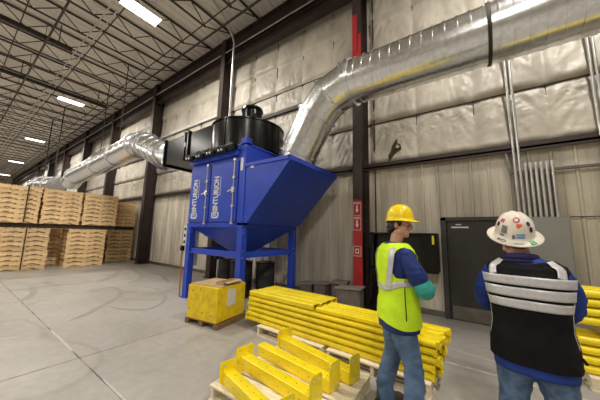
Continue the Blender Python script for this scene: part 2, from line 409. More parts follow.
# bridging lines, hung pipes and conduits under the deck
for bi, y in enumerate((4.4, 2.55, .7, -1.2, -4., -8.)):
    tag(MB().bar((-60, y, DECK-.60), (8.5, y, DECK-.60), .03).build('joist_bridging', 'joist'), 'thin dark bar bridging the roof joists lengthwise, %s from the wall' % ['first', 'second', 'third', 'fourth', 'fifth', 'sixth'][bi], 'bridging bar', 'joist bridging bars')
for (y, z, r, nm, lab, a, b_) in ((2.22, 8.70, .022, 'zinc', 'left pale conduit of the pair hung under the roof', -40, 6), (2.42, 8.70, .022, 'zinc', 'right pale conduit of the pair hung under the roof', -40, 6),
                       (4.75, 8.72, .035, 'joist', 'dark sprinkler pipe hung under the joists nearest the wall', -58, 8), (1.36, 8.42, .032, 'joist', 'thick dark sprinkler pipe at upper left of the roof', -30, 6), (-3.4, 8.42, .035, 'joist', 'dark sprinkler pipe farther out over the open floor', -58, 8)):
    q = MB().cyl((a, y, z), (b_, y, z), r, 10)
    for k in range(12):
        x = a+2+k*(b_-a-3)/11; q.cyl((x, y, z), (x, y, DECK-.05), .008, 6)
    tag(q.build('roof_conduit' if nm == 'zinc' else 'sprinkler_pipe', nm, smooth='auto'), lab, 'conduit' if nm == 'zinc' else 'pipe')
for i, (x, ya, yb, lab) in enumerate(((-12.75, -6, 2.1, 'nearer short dark crane rail hung across the joists at upper left'), (-17.2, -8, 4.6, 'farther long dark crane rail hung across the joists at left'))):
    t = thing('hoist_rail', lab, 'beam', (x, 0, 8.55))
    b = MB(); b.b2(-.05, .05, ya, yb, .14, .16); b.b2(-.05, .05, ya, yb, 0, .02); b.b2(-.01, .01, ya, yb, .02, .14); b.build('rail', 'joist', t)
    for k in range(5):
        y = ya+.4+(yb-ya-.8)*k/4; MB().bar((0, y, .16), (0, y, DECK-8.55), .03).build('hanger', 'joist', t)

# ------------------------------------------------------------------ lamps
lx = [2.0, -8.40, -17.95, -28.6, -40.2, -51.8]
lnames = ['nearest', 'second', 'third', 'fourth', 'farthest']
for row, y in enumerate((3.0, -3.4, -10.5)):
    for i, x in enumerate(lx):
        y = (2.9, 2.82, 3.25, 3.45, 3.75, 3.95)[i] if row == 0 else (-3.4, -10.5)[row-1]
        if row == 0 and i: lab = ['brightest and largest ceiling light, at the top edge of the photo', 'second ceiling light from the top of the receding row', 'third ceiling light down the receding row', 'fourth ceiling light down the receding row', 'last small ceiling light just above the pallets'][i-1]
        else: lab = 'linear white high bay light hung under the joists outside the photo'
        t = thing('ceiling_light', lab, 'ceiling light', (x, y, 8.55), 0, 'high bay lights')
        h = MB(); h.prism([(-.24, .02), (.24, .02), (.12, .12), (-.12, .12)], 'y', -.54, .54); h.b2(-.25, -.235, -.55, .55, -.01, .03); h.b2(.235, .25, -.55, .55, -.01, .03)
        h.build('housing', 'white', t)
        MB().b2(-.225, .225, -.52, .52, .0, .018).build('diffuser', 'lamp', t)
        li = bpy.data.lights.new('tube_light', 'AREA'); li.shape = 'RECTANGLE'; li.size = .45; li.size_y = 1.04; li.energy = LAMP; li.color = LAMP_COL
        lo_ = bpy.data.objects.new('tube_light', li); C.objects.link(lo_); lo_.parent = t; lo_.location = (0, 0, -.012)
        for q in (-.4, .4): MB().cyl((0, q, .12), (0, q, DECK-8.6), .006, 6).build('hanging_wire', 'zinc', t)

# ------------------------------------------------------------------ dust collector
BX0, BX1, BY0, BY1, BZ0, BZ1 = -6.0, -4.0, 3.6, 5.5, 1.75, 3.56
dc = thing('dust_collector', 'tall blue dust collector with lettered doors, hopper and black fan on top', 'dust collector', (-5, 4.55, 0))
def L(p): return (p[0]+5, p[1]-4.55, p[2])
def dcb(name, m, boxes, **k):
    b = MB()
    for a in boxes: b.b2(a[0]+5, a[1]+5, a[2]-4.55, a[3]-4.55, a[4], a[5])
    return b.build(name, m, dc, **k)
cab = dcb('cabinet', 'blue', [(BX0, BX1, BY0, BY1, BZ0, BZ1), (BX1-.16, BX1+.02, BY0-.02, BY0+.14, BZ0, BZ1+.12), (BX0-.02, BX1+.02, BY0-.02, BY1+.02, BZ0-.04, BZ0+.06), (BX0-.02, BX1+.02, BY0-.02, BY1+.02, BZ1-.05, BZ1)], bevel=.006)
for lx0, lx1 in ((-5.96, -5.16), (-5.12, -4.19)):
    d = dcb('door', 'blue', [(lx0, lx1, BY0-.045, BY0, BZ0+.08, BZ1-.38)], bevel=.008)
    rx = lx1-.08
    b = MB(); b.cyl(L((rx, BY0-.075, BZ0+.03)), L((rx, BY0-.075, BZ1-.34)), .011, 8)
    for z in (BZ0+.05, BZ0+.42, BZ0+1.05, BZ1-.36): b.box(L((rx, BY0-.06, z)), (.07, .05, .05))
    b.cyl(L((rx-.17, BY0-.085, BZ0+.74)), L((rx+.05, BY0-.085, BZ0+.80)), .014, 8); b.box(L((rx, BY0-.07, BZ0+.77)), (.08, .05, .13))
    b.build('latch_rod', 'zinc', d)
    # vertical lettering: logo, E of three bars, then NTURION
    x0 = lx0+.13; yy = BY0-.047
    s_ = 1.25
    W = .235
    tm = text_mesh('NTURION', .245, 'lettering', .002, .007, 1.0)
    xs = [v.co.x for v in tm.vertices]; ys = [v.co.y for v in tm.vertices]
    ln = max(xs)-min(xs); h0 = max(ys)-min(ys)
    tgt = .98-.245
    for v in tm.vertices:
        a = (v.co.x-min(xs))/ln*tgt; hgt = (v.co.y-min(ys))/h0*W*.80; e = v.co.z
        v.co = Vector(L((x0+W*.80-hgt, yy-.001+e*.5, BZ0+.16+.245+a)))
    link(tm, 'lettering', 'white', d)
    zb = BZ0+.16
    for k in range(3): MB().b2(x0+5+W*.07+k*W*.275, x0+5+W*.07+k*W*.275+W*.17, yy-4.55-.002, yy-4.55+.001, zb+.160, zb+.238).build('lettering', 'white', d)
    b = MB()
    def q(a0, a1, c0, c1): b.b2(x0+5+a0*W, x0+5+a1*W, yy-4.55-.002, yy-4.55+.001, zb+c0*.14, zb+c1*.14)
    # blocky emblem: outer open square and inner hook
    b.prism([(x0+5-.02, zb+.03), (x0+5+.03, zb), (x0+5+.19, zb), (x0+5+.235, zb+.04), (x0+5+.235, zb+.14), (x0+5+.195, zb+.14), (x0+5+.195, zb+.055), (x0+5+.175, zb+.035), (x0+5+.04, zb+.035), (x0+5+.02, zb+.05), (x0+5+.02, zb+.14), (x0+5-.02, zb+.14)], 'y', yy-4.55-.002, yy-4.55+.001)
    b.prism([(x0+5+.05, zb+.06), (x0+5+.085, zb+.06), (x0+5+.085, zb+.115), (x0+5+.165, zb+.115), (x0+5+.165, zb+.15), (x0+5+.05, zb+.15)], 'y', yy-4.55-.002, yy-4.55+.001)
    b.prism([(x0+5+.11, zb+.06), (x0+5+.15, zb+.06), (x0+5+.15, zb+.09), (x0+5+.11, zb+.09)], 'y', yy-4.55-.002, yy-4.55+.001)
    b.build('emblem', 'white', d); b = MB()
    for k in range(9):   # tiny line under the name, too small to read
        z = zb+.52+k*.05; b.b2(x0+5+W*.98, x0+5+W*.98+.022, yy-4.55-.002, yy-4.55+.001, z, z+.033)
    b.build('small_lettering', 'white', d)
dcb('label_plate', 'white', [(-4.13, -4.05, BY0-.024, BY0-.02, BZ1-.62, BZ1-.34)])
# inlet hood, a wedge growing to the right
HX = -2.8
hz0, hz1 = 1.80, 3.06
b = MB(); b.prism([(BX1+5+.0, hz0), (BX1+5+.12, hz0), (HX+5, hz1-.08), (HX+5, hz1), (BX1+5, hz1)], 'y', BY0-4.55+.0, BY1-4.55-.0)
hood = b.build('inlet_hood', 'blue', dc, bevel=.008)
b = MB(); b.b2(BX1+5, HX+5+.02, BY0-4.575, BY0-4.55, hz1-.05, hz1+.02); b.b2(HX+5-.01, HX+5+.03, BY0-4.575, BY1-4.55, hz1-.07, hz1+.02); b.build('hood_flange', 'blue', hood)
dcb('label_plate', 'white', [(BX1+.16, BX1+.26, BY0-.004, BY0-.0, hz1-.10, hz1-.04)])
# hopper
b = MB()
rg = []
for z, hx, hy in ((BZ0-.02, .97, .92), (1.08, .17, .16), (.96, .17, .16)):
    rg.append([Vector((-hx, -hy, z)), Vector((hx, -hy, z)), Vector((hx, hy, z)), Vector((-hx, hy, z))])
b.loft(rg); b.build('hopper', 'blue', dc)
for (x, y) in ((-.94, -.89), (.94, -.89), (.94, .89), (-.94, .89)):
    b = MB(); b.b2(x-.075, x+.075, y-.075, y+.075, .02, BZ0); lg = b.build('leg', 'blue', dc, bevel=.006)
    b = MB().b2(x-.11, x+.11, y-.11, y+.11, 0, .02); b.build('foot_plate', 'blue', lg)
    for z in (BZ0-.10, BZ0-.16, 1.22, 1.08): MB().ell((x+.076, y-.03, z), (.012, .012, .012), 8, 6).build('bolt', 'zinc', lg)
for (a, c) in (((-.9, -.89), (.9, -.89)), ((.94, -.85), (.94, .85)), ((-.9, .89), (.9, .89)), ((-.94, -.85), (-.94, .85))):
    MB().bar((*a, 1.13), (*c, 1.13), .05, .13).build('brace', 'blue', dc)
# header with pulse valves
hd = MB(); hd.cyl((-1.02, -1.10, 3.47), (.80, -1.10, 3.47), .085, 18); ho = hd.build('air_header', 'black', dc, smooth='auto')
for k in range(4):
    x = -.78+k*.42
    b = MB(); b.cyl((x-.09, -1.17, 3.40), (x+.09, -1.17, 3.40), .045, 12); b.cyl((x, -1.15, 3.45), (x, -1.24, 3.40), .055, 12); b.cyl((x, -1.1, 3.5), (x, -.95, 3.66), .03, 10)
    v_ = b.build('pulse_valve', 'rubber', ho, smooth='auto')
    for q in (-.05, .05): MB().box((x+q, -1.245, 3.39), (.035, .03, .04)).build('valve_cap', 'zinc', v_)
MB().b2(-1.02, .80, -1.04, -.9, 3.30, 3.40).build('header_bracket', 'blue', dc)
# fan: drum, motor, outlet
fan = MB(); ring = lambda r, z, n=56: [Vector((r*math.cos(2*pi*k/n), r*math.sin(2*pi*k/n), z)) for k in range(n)]
fan.loft([ring(.95, 3.63), ring(.98, 3.63), ring(.98, 3.66), ring(.955, 3.66), ring(.955, 4.33), ring(.98, 4.33), ring(.98, 4.36), ring(.95, 4.37)])
fan.b2(-.9, .9, -.8, .8, 3.555, 3.63)
fd = fan.build('fan_housing', 'black', dc, smooth='auto')
b = MB()
for k in range(8): a = 2*pi*k/8+.2; b.box((.96*math.cos(a), .96*math.sin(a), 4.0), (.03, .03, .66), Matrix.Rotation(a, 3, 'Z'))
b.build('stiffener', 'black', fd)
mo = MB(); mc = (.12, -.02)
mo.loft([[Vector((mc[0]+v.x, mc[1]+v.y, v.z)) for v in ring(r, z, 28)] for r, z in ((.34, 4.37), (.34, 4.42), (.27, 4.44), (.27, 4.88), (.30, 4.90), (.28, 4.98), (.15, 5.02))])
mot = mo.build('fan_motor', 'black', dc, smooth='auto')
b = MB(); b.box((mc[0]+.30, mc[1]-.1, 4.62), (.12, .16, .2)); b.build('terminal_box', 'black', mot)
# outlet: square to round, heading left
OY0, OY1 = 3.68, 4.62
DYL, DR = 4.15, .47
b = MB(); b.b2(-2.72, -.3, OY0-4.55, OY1-4.55, 3.60, 4.34)
for x in (-1.45, -1.62): b.b2(x-.03, x+.03, OY0-4.60, OY1-4.50, 3.56, 4.40)
b.b2(-2.76, -2.70, OY0-4.60, OY1-4.50, 3.55, 4.39)
b.build('fan_outlet', 'black', dc)
MB().b2(-1.58, -1.49, OY0-4.57, OY1-4.53, 3.59, 4.36).build('outlet_collar', 'rubber', dc)
MB().box((-1.54, OY0-4.605, 4.0), (.06, .02, .12)).build('label_plate', 'white', dc)
n = 40
def sq(k):
    a = 2*pi*(k+.5)/n; c, s = math.cos(a), math.sin(a); m_ = max(abs(c), abs(s)); return c/m_, s/m_
# control cabinet, cable and bins under the machine
b = MB(); b.b2(-1.14, -1.01, -.98, -.62, .72, 1.74); cb = b.build('control_panel', 'white', dc, bevel=.01)
for z in (1.62, 1.46, 1.30): MB().b2(-1.075, -1.035, -1.0, -.98, z, z+.07).build('switch', 'black', cb)
MB().b2(-1.12, -1.03, -1.05, -.98, 1.12, 1.24).build('switch_box', 'black', cb)
MB().tube([(-1.08, -1.01, 1.12), (-1.08, -1.0, .7), (-1.07, -1.0, .25), (-1.06, -.99, .02)], .018, 8).build('cable', 'cable', cb)

def bin_(x, y, r, h, lab, cat='drum'):
    t = thing('collection_drum', lab, cat, (x, y, 0), 0, 'drums under the dust collector')
    b = MB(); rg = []
    for rr, z in ((r*.92, 0), (r*.96, .02), (r, h*.3), (r*1.03, h*.32), (r, h*.34), (r, h*.62), (r*1.03, h*.64), (r, h*.66), (r, h*.97)): rg.append([Vector((rr*math.cos(2*pi*k/28), rr*math.sin(2*pi*k/28), z)) for k in range(28)])
    b.loft(rg); b.build('body', 'rubber', t, smooth='auto')
    b = MB(); rg = []
    for rr, z in ((r*1.05, h*.97), (r*1.05, h), (r*.5, h*1.03)): rg.append([Vector((rr*math.cos(2*pi*k/28), rr*math.sin(2*pi*k/28), z)) for k in range(28)])
    b.loft(rg); b.build('lid', 'black', t, smooth='auto')
    return t
bin_(-5.0, 4.55, .28, .88, 'black collection drum directly under the blue hopper outlet')
bin_(-4.56, 4.98, .24, .86, 'black drum behind the near leg of the dust collector')
bin_(-6.35, 5.2, .25, .80, 'black drum at the far left behind the dust collector')
t = thing('pipe_stand', 'thin grey pipe stand with black valve behind the dust collector legs', 'pipe', (-6.95, 5.3, 0))
MB().cyl((0, 0, .02), (0, 0, 1.1), .03, 10).build('pipe', 'zinc', t); MB().b2(-.12, .12, -.12, .12, 0, .02).build('foot', 'steel', t); MB().ell((0, -.05, .8), (.09, .09, .09)).build('valve', 'black', t)

# ------------------------------------------------------------------ round ducts
def duct_rings(p, q, r, step=.135, rib=.012):
    """spiral duct: smooth tube with small raised seams"""
    p = Vector(p); q = Vector(q); L_ = (q-p).length; n = max(1, round(L_/step)); pts = []; rad = []
    for k in range(n):
        t0 = k/n
        for dt, rr in ((.0, r), (.80, r-.001), (.82, r+rib), (.98, r+rib)): pts.append(p.lerp(q, t0+dt/n)); rad.append(rr)
    pts.append(q); rad.append(r)
    return pts, rad
def gore(mb, p, q, tp, tq, r, n=40):
    """elbow piece between two mitre planes (normals tp, tq)"""
    p = Vector(p); q = Vector(q); ax = (q-p).normalized(); u = Vector((0, 1, 0)); u = (u-ax*u.dot(ax)).normalized(); v = ax.cross(u)
    rr = []
    for c, nn in ((p, Vector(tp)), (q, Vector(tq))):
        ring_ = []
        for k in range(n):
            o = c+r*(math.cos(2*pi*k/n)*u+math.sin(2*pi*k/n)*v); t = (c-o).dot(nn)/ax.dot(nn); ring_.append(o+ax*t)
        rr.append(ring_)
    return mb.loft(rr)
def flange(mb, c, ax, r, wdt=.03, h=.03):
    c = Vector(c); ax = Vector(ax).normalized(); mb.tube([c-ax*wdt/2, c-ax*wdt/2+ax*.001, c+ax*wdt/2-ax*.001, c+ax*wdt/2], [r, r+h, r+h, r], 40)
def duct(name, lab, cat, path, r, spiral, fl_at=(), group=None, step=.17):
    t = thing(name, lab, cat, path[0], 0, group); o0 = Vector(path[0]); P = [Vector(p)-o0 for p in path]
    dirs = [(P[i+1]-P[i]).normalized() for i in range(len(P)-1)]
    nrm = [dirs[0]]+[(dirs[i]+dirs[i+1]).normalized() for i in range(len(dirs)-1)]+[dirs[-1]]
    for i in range(len(dirs)):
        mb = MB()
        if i in spiral:
            pts, rad = duct_rings(P[i], P[i+1], r, step); mb.tube(pts, rad, 44); nm = 'spiral_section'
        else: gore(mb, P[i], P[i+1], nrm[i], nrm[i+1], r); nm = 'elbow_gore'
        mb.build(nm, 'galv', t, smooth='auto', angle=18)
        if i: fb = MB(); flange(fb, P[i], nrm[i], r, .05, .04); fb.build('seam_ring', 'galv', t, smooth='auto')
    for (c, ax) in fl_at:
        fb = MB(); flange(fb, Vector(c)-o0, ax, r, .045, .045); fb.build('flange', 'galv', t, smooth='auto')
    return t
DY, DZ, DRR = 4.55, 4.76, .435
rd = duct('round_duct', 'large galvanised spiral duct rising from the blue hood and running right along wall', 'duct',
     [(-3.38, DY, 3.07), (-3.30, DY, 3.42), (-2.80, DY, 4.24), (-2.48, DY, 4.60), (-2.02, DY, 4.76), (-1.92, DY, 4.76), (8.8, DY, 4.76)], DRR, {5, 1},
     [((-1.95, DY, DZ), (1, 0, 0)), ((-2.80, DY, 4.24), (.52, 0, .75)), ((-3.376, DY, 3.09), (.1, 0, 1))])
for x in (.33, 3.4, 6.5):
    MB().cyl((x+3.38, 0, DZ-3.07+.40), (x+3.38, 0, DECK-3.08), .012, 8).build('hanger_rod', 'zinc', rd)
for x in (.33, 3.4, 6.5):
    fb = MB(); flange(fb, (x+3.38, 0, DZ-3.07), (1, 0, 0), DRR, .05, .02); fb.build('strap', 'steel', rd)
ld = duct('round_duct', 'galvanised duct leaving the black fan outlet and running far left over the pallets', 'duct',
     [(-8.35, DYL, 4.08), (-8.6, DYL, 4.16), (-10.1, DYL, 4.78), (-10.55, DYL, 4.94), (-11.1, DYL, 5.0), (-19.2, DYL, 4.66), (-19.9, DYL, 4.34)], DR, {1, 4},
     [((-8.55, DYL, 4.145), (1, 0, -.35)), ((-10.1, DYL, 4.78), (1, 0, -.42)), ((-11.1, DYL, 5.0), (1, 0, 0)), ((-13.1, DYL, 4.92), (1, 0, 0)), ((-15.4, DYL, 4.82), (1, 0, 0))], step=.6)
b = MB(); rg = []
for t in (0, .5, 1.):
    rr = []
    for k in range(n):
        c, s = sq(k); a = 2*pi*(k+.5)/n
        sqp = Vector((.59, c*.47, 3.97-4.08+s*.37)); rd_ = Vector((0, DR*math.cos(a), DR*math.sin(a)))
        rr.append(sqp.lerp(rd_, t))
    rg.append(rr)
b.loft(rg); b.build('square_transition', 'galv', ld, smooth='auto', angle=18)
duct('round_duct', 'most distant short galvanised duct visible just over the pallet tops', 'duct',
     [(-20.9, 3.75, 4.25), (-22.3, 3.7, 4.35), (-24.0, 3.6, 4.55), (-25.6, 3.4, 4.45), (-27.0, 3.2, 4.0)], .48, {1}, [((-22.3, 3.7, 4.35), (1, 0, 0)), ((-24.0, 3.6, 4.55), (1, 0, 0))], step=.8)

far = [o for o in C.objects if o.get('label', '').startswith('most distant short')][0]
for x in (-21.6, -24.6): MB().cyl((x+20.9, -.1, .3), (x+20.9, -.1, DECK-4.27), .03, 8).build('hanger_rod', 'steel', far)
for x in (-13.1, -15.4): MB().cyl((x+8.35, 0, 4.85+DR-4.08), (x+8.35, 0, DECK-4.10), .02, 8).build('hanger_rod', 'steel', ld)
# ------------------------------------------------------------------ things on and by the wall
dr = MB().b2(-.50, .42, WY-.06, WY-.02, .01, 1.94).build('door_1', 'door', bevel=.003); struct(dr)
b = MB(); b.b2(-.60, -.51, WY-.10, WY+.0, 0, 2.02); b.b2(.43, .52, WY-.10, WY+.0, 0, 2.02); b.b2(-.60, .52, WY-.10, WY+.0, 1.95, 2.02); b.build('door_frame', mat('frame_grey', (.055, .052, .047), .5), dr)
b = MB().b2(-.47, .39, WY-.066, WY-.06, .02, .27); tag(b.build('kick_plate', 'kick', dr), 'steel kick plate')
b = MB(); b.cyl((.33, WY-.06, 1.0), (.33, WY-.12, 1.0), .018, 10); b.bar((.34, WY-.12, 1.0), (.20, WY-.12, 1.0), .02, .025); b.box((.33, WY-.064, 1.0), (.06, .01, .16)); b.build('door_handle', 'zinc', dr)
b = MB(); b.b2(-.42, -.12, WY-.068, WY-.06, 1.80, 1.83); b.b2(-.34, -.24, WY-.068, WY-.06, 1.86, 1.88); b.build('door_sign', 'white', dr)
# electrical enclosure
t = thing('electrical_enclosure', 'tall plain grey electrical enclosure on the wall right of the door', 'electrical panel', (.90, WY-.04, 0))
MB().b2(-.34, .36, -.24, .0, .15, 1.99).build('box', 'grey', t, bevel=.006)
MB().b2(-.32, .34, -.255, -.242, .18, 1.96).build('cover', 'grey', t, bevel=.004)
MB().b2(-.30, -.27, -.275, -.255, .95, 1.1).build('latch', 'zinc', t)
MB().b2(-.3, .32, -.2, 0, 0, .15).build('plinth', 'grey', t)
cnames = ['leftmost', 'second', 'third', 'fourth', 'fifth', 'sixth', 'seventh', 'rightmost']
for k in range(8):
    x = .66+k*.070; top = 2.97 if k else 2.97
    if k in (0, 1):
        b = MB().cyl((x, WY-.14, 1.99), (x-.03, WY-.16, 7.0), .024, 10)
    else: b = MB().cyl((x, WY-.14, 1.99), (x, WY-.14, top), .024, 10)
    o = b.build('conduit', 'zinc', smooth='auto'); tag(o, ('%s pipe of the upright silver conduits above the grey enclosure%s' % (cnames[k], ', running on up the wall' if k < 2 else '')), 'conduit', 'conduits above the enclosure')
    if k > 1: MB().cyl((x, WY-.14, top-.05), (x, WY-.14, top+.015), .025, 10).build('end_cap', 'white', o)
tag(MB().b2(.60, 4., WY-.125, WY-.085, 2.82, 2.86).b2(.60, 4., WY-.085, WY-.02, 2.825, 2.832).build('strut_channel', 'kick'), 'slotted strut channel running right across the silver conduits', 'strut')
tag(MB().bar((.60, WY-.1, 2.84), (.54, WY-.1, 3.22), .03).build('strut_brace', 'kick'), 'short dark brace from the strut channel up to the girt', 'brace')
for k, x in enumerate((1.74, 1.80)):
    tag(MB().cyl((x, WY-.17, 3.3), (x, WY-.17, 6.9), .02, 10).build('conduit', 'zinc', smooth='auto'), ['left', 'right'][k]+' silver conduit of the pair near the right edge of the photo', 'conduit')
tag(MB().bar((1.30, WY-.05, 2.0), (2.1, WY-.05, 2.0), .015).build('thin_conduit', 'steel'), 'thin horizontal conduit on the ribbed wall right of the enclosure', 'conduit')
tag(MB().cyl((-1.98, WY-.07, .02), (-1.98, WY-.07, 8.1), .016, 8).build('conduit', 'steel'), 'dark conduit running up beside the red banded column', 'conduit')
tag(MB().tube([(-7.0, 5.42, 4.7), (-7.0, 5.42, 8.6), (-7.0, 5.3, 8.85), (-6.7, 4.6, 9.0), (-6.2, 3.0, 9.0)], .045, 12).build('riser_pipe', 'zinc', smooth='auto'), 'silver riser pipe beside the column behind the dust collector', 'pipe')
# black monitor cabinet
t = thing('wall_monitor_cabinet', 'black steel cabinet with recessed screen behind the man in the yellow vest', 'cabinet', (-1.30, 5.72, 0))
b = MB(); b.b2(-.66, .66, -.02, .22, .90, 1.68); b.b2(-.66, .66, -.18, 0, 1.64, 1.68); b.b2(-.66, -.58, -.18, 0, .90, 1.68); b.b2(.36, .66, -.16, 0, .90, 1.68); b.b2(-.66, .66, -.18, 0, .90, .94)
b.build('housing', 'black', t, bevel=.005)
MB().b2(-.56, .34, -.035, -.02, .96, 1.60).build('screen', 'glassblack', t)
MB().b2(.575, .615, -.165, -.16, 1.46, 1.63).build('yellow_label', 'labelyel', t)
MB().b2(-.66, -.2, -.14, .2, .02, .90).build('pedestal', 'black', t); MB().b2(-.70, -.16, -.18, .22, 0, .02).build('foot', 'black', t)
# grey boxes lying along the wall foot
bl = [(-3.68, 5.70, .33, .36, .36, 8, 'left end of the row'), (-3.20, 5.66, .33, .36, .42, -8, 'second from left'), (-2.74, 5.66, .33, .36, .50, 9, 'third from left'), (-2.30, 5.22, .50, .34, .50, 6, 'right end, in front of the red column')]
for (x, y, sx, sy, h, rz, lab) in bl:
    t = thing('carton', 'dull grey brown box by the wall, '+lab, 'box', (x, y, 0), math.radians(rz), 'boxes along the wall')
    MB().b2(-sx/2, sx/2, -sy/2, sy/2, 0, h-.04).build('body', 'stone', t, bevel=.006)
    rot = Matrix.Rotation(math.radians(R.uniform(-3, 3)), 3, 'Y')
    MB().box((0, 0, h-.015), (sx+.06, sy+.05, .03), rot).build('lid', mat('lid_grey', (.27, .23, .20), .8), t)

# ------------------------------------------------------------------ pallets
def pallet_mesh(name='pallet', W=1.2, D=1.0, boards=7, gap=True):
    b = MB(); H_ = .142
    for x in (-D/2+.02, 0, D/2-.02):
        b.b2(x-.02, x+.02, -W/2, W/2, .046, .124)
        for (a, c) in ((-W/2, -W/2+.24), (-W/2+.40, W/2-.36), (W/2-.22, W/2)): b.b2(x-.02, x+.02, a, c, .016, .046)
    for k in range(boards):
        y = -W/2+.05+(W-.10)*k/(boards-1); b.b2(-D/2-.004, D/2+.004, y-.066, y+.066, .124, .142)
    for k in range(5):
        y = -W/2+.05+(W-.10)*k/4; b.b2(-D/2-.004, D/2+.004, y-.066, y+.066, 0, .016)
    return b.mesh(name)
pm = pallet_mesh()
stacks = [ # x front face, y0, y1, base z, count, name, yaw
    (-14.0, 1.20, 2.52, .0, 9, 'lower stack at left photo edge'),
    (-14.0, 3.06, 4.38, .0, 9, 'bright lower middle stack'),
    (-15.1, 2.05, 3.16, .0, 9, 'recessed lower stack'),
    (-15.15, 3.40, 4.56, .0, 9, 'dim half hidden lower stack'),
    (-14.9, 4.76, 5.85, .0, 9, 'lower stack against the dark column'),
    (-14.0, .98, 2.10, 1.76, 8, 'upper stack at left photo edge'),
    (-14.0, 2.18, 3.38, 1.76, 8, 'upper stack second from the left'),
    (-14.0, 3.46, 4.70, 1.76, 8, 'upper stack third from the left'),
    (-14.9, 4.80, 5.87, 1.76, 7, 'upper stack against the dark column')]
first = True; proto = None
for si, (fx, y0, y1, z0, cnt, nm) in enumerate(stacks):
    wy = y1-y0; pitch = .1755
    for k in range(cnt):
        if proto is None:
            proto = link(pm, 'pallet', 'wood'); o = proto
        else: o = proto.copy(); C.objects.link(o)
        o.scale = (1, wy/1.2, 1.222)
        o.location = (fx-.5+R.uniform(-.012, .008), (y0+y1)/2+R.uniform(-.018, .018), z0+k*pitch); o.rotation_euler = (0, 0, math.radians(R.uniform(-.8, .8))+(pi if R.random() < .5 else 0))
        pos = 'bottom pallet' if k == 0 else ('topmost pallet' if k == cnt-1 else ORD[k]+' pallet from the bottom')
        tag(o, 'wooden pallet, '+pos+' of the '+nm, 'pallet', 'pallets, '+nm)
    if z0 > 1:
        for xx, wch in ((fx-.85, 'rear'), (fx-.15, 'front')):
            lowtop = 9*.1755
            tag(MB().b2(xx-.045, xx+.045, y0-.05, y1+.03, lowtop+.004, z0-.003).build('timber_bearer', 'darkwood'), wch+' dark bearer under the '+nm, 'timber', 'bearers between the pallet tiers')
for (y, z0, z1, lab) in ((1.86, 0, 1.573, 'lower'), (1.74, 1.77, 3.19, 'upper')):
    tag(MB().b2(-13.985+.03, -13.98+.035, y-.018, y+.018, z0+.02, z1).build('pallet_strap', 'darkwood'), 'thin dark strap down the '+lab+' left pallet stack', 'strap')

# ------------------------------------------------------------------ yellow crate
t = thing('shipping_crate', 'yellow plywood crate on skids with cardboard on top', 'crate', (-4.0, 3.09, 0), math.radians(8))
MB().b2(-.355, .355, -.355, .355, .10, .655).build('crate_body', 'crate', t, bevel=.004)
for x in (-.34, 0, .34): MB().b2(x-.045, x+.045, -.36, .36, 0, .082).build('skid', mat('skid_wood', (.22, .13, .06), .8) if 'skid_wood' not in bpy.data.materials else bpy.data.materials['skid_wood'], t)
for q in (-.36, .26): MB().b2(-.36, .36, q, q+.10, .082, .10).build('deck_board', bpy.data.materials['skid_wood'], t)
b = MB(); b.box((.3575, -.02, .46), (.004, .22, .28)); tag(b.build('shipping_label', 'paper', t), 'white paper label')
for (x, z) in ((-.25, .56), (.02, .22), (-.05, .60), (.22, .2), (-.28, .25)): MB().box((x, -.357, z), (.022, .006, .014)).build('staple_mark', 'darkwood', t)
o = tag(MB().box((0, 0, 0), (.70, .64, .012)).build('cardboard_sheet', 'card'), 'flat brown cardboard sheet lying on the yellow crate', 'cardboard'); o.location = (-4.02, 3.10, .663); o.rotation_euler = (0, 0, math.radians(12))
t = thing('cardboard_tray', 'small open cardboard tray at the right edge of the crate top', 'box', (-3.80, 3.16, .671), math.radians(100))
b = MB(); b.b2(-.22, .22, -.09, .09, 0, .005); b.b2(-.22, .22, -.09, -.085, .005, .05); b.b2(-.22, .22, .085, .09, .005, .05); b.b2(-.22, -.215, -.09, .09, .005, .05); b.b2(.215, .22, -.09, .09, .005, .05); b.build('tray', 'card', t)
b = MB(); b.box((0, -.12, .045), (.42, .07, .005), Matrix.Rotation(.4, 3, 'X')); b.build('flap', 'card', t)

# ------------------------------------------------------------------ stack of yellow rack beams
def rrect(w_, h_, r, n=4):
    out = []
    for cx, cz, a0 in ((w_/2-r, h_/2-r, 0), (-w_/2+r, h_/2-r, pi/2), (-w_/2+r, -h_/2+r, pi), (w_/2-r, -h_/2+r, 3*pi/2)):
        for k in range(n+1): a = a0+pi/2*k/n; out.append((cx+r*math.cos(a), cz+r*math.sin(a)))
    return out
def beam_mesh(Lh, w_, h_, r=.022):
    o = rrect(w_, h_, r); i = rrect(w_-.012, h_-.012, r-.006); n = len(o)
    b = MB(); R_ = []
    rings = [[Vector((-Lh, p[0], p[1]+h_/2)) for p in i], [Vector((-Lh, p[0], p[1]+h_/2)) for p in o], [Vector((Lh, p[0], p[1]+h_/2)) for p in o], [Vector((Lh, p[0], p[1]+h_/2)) for p in i]]
    b.loft(rings, cap=False); k = len(b.v)-4*n
    for a in range(n): b.f.append((3*n+a, 3*n+(a+1) % n, (a+1) % n, a))
    return b.mesh('rail')
SX, SY, SYAW = -1.83, 3.42, math.radians(-2.2)
BH = .080
PAL_TOP = .142
rows_ = ['front', 'second', 'third', 'rear']
def make_beam(Lh, w_, h_, r=.022, plates=True):
    t = thing('rack_beam', 'x', 'rack beam', (0, 0, 0), 0, 'stacked yellow rack beams')
    link(beam_mesh(Lh, w_, h_-.012 if plates else h_, r), 'rail', 'yellow', t, smooth='auto', angle=60)
    if plates:
        for s in (-1, 1):
            MB().b2(s*Lh-.003 if s > 0 else s*Lh-.003, s*Lh+.003, -w_/2, -w_/2+.04, 0, h_).b2(s*Lh-.03, s*Lh+.004, -w_/2-.006, -w_/2, .006, h_-.006).build('end_connector', 'yellow', t)
    return t
BW = .158
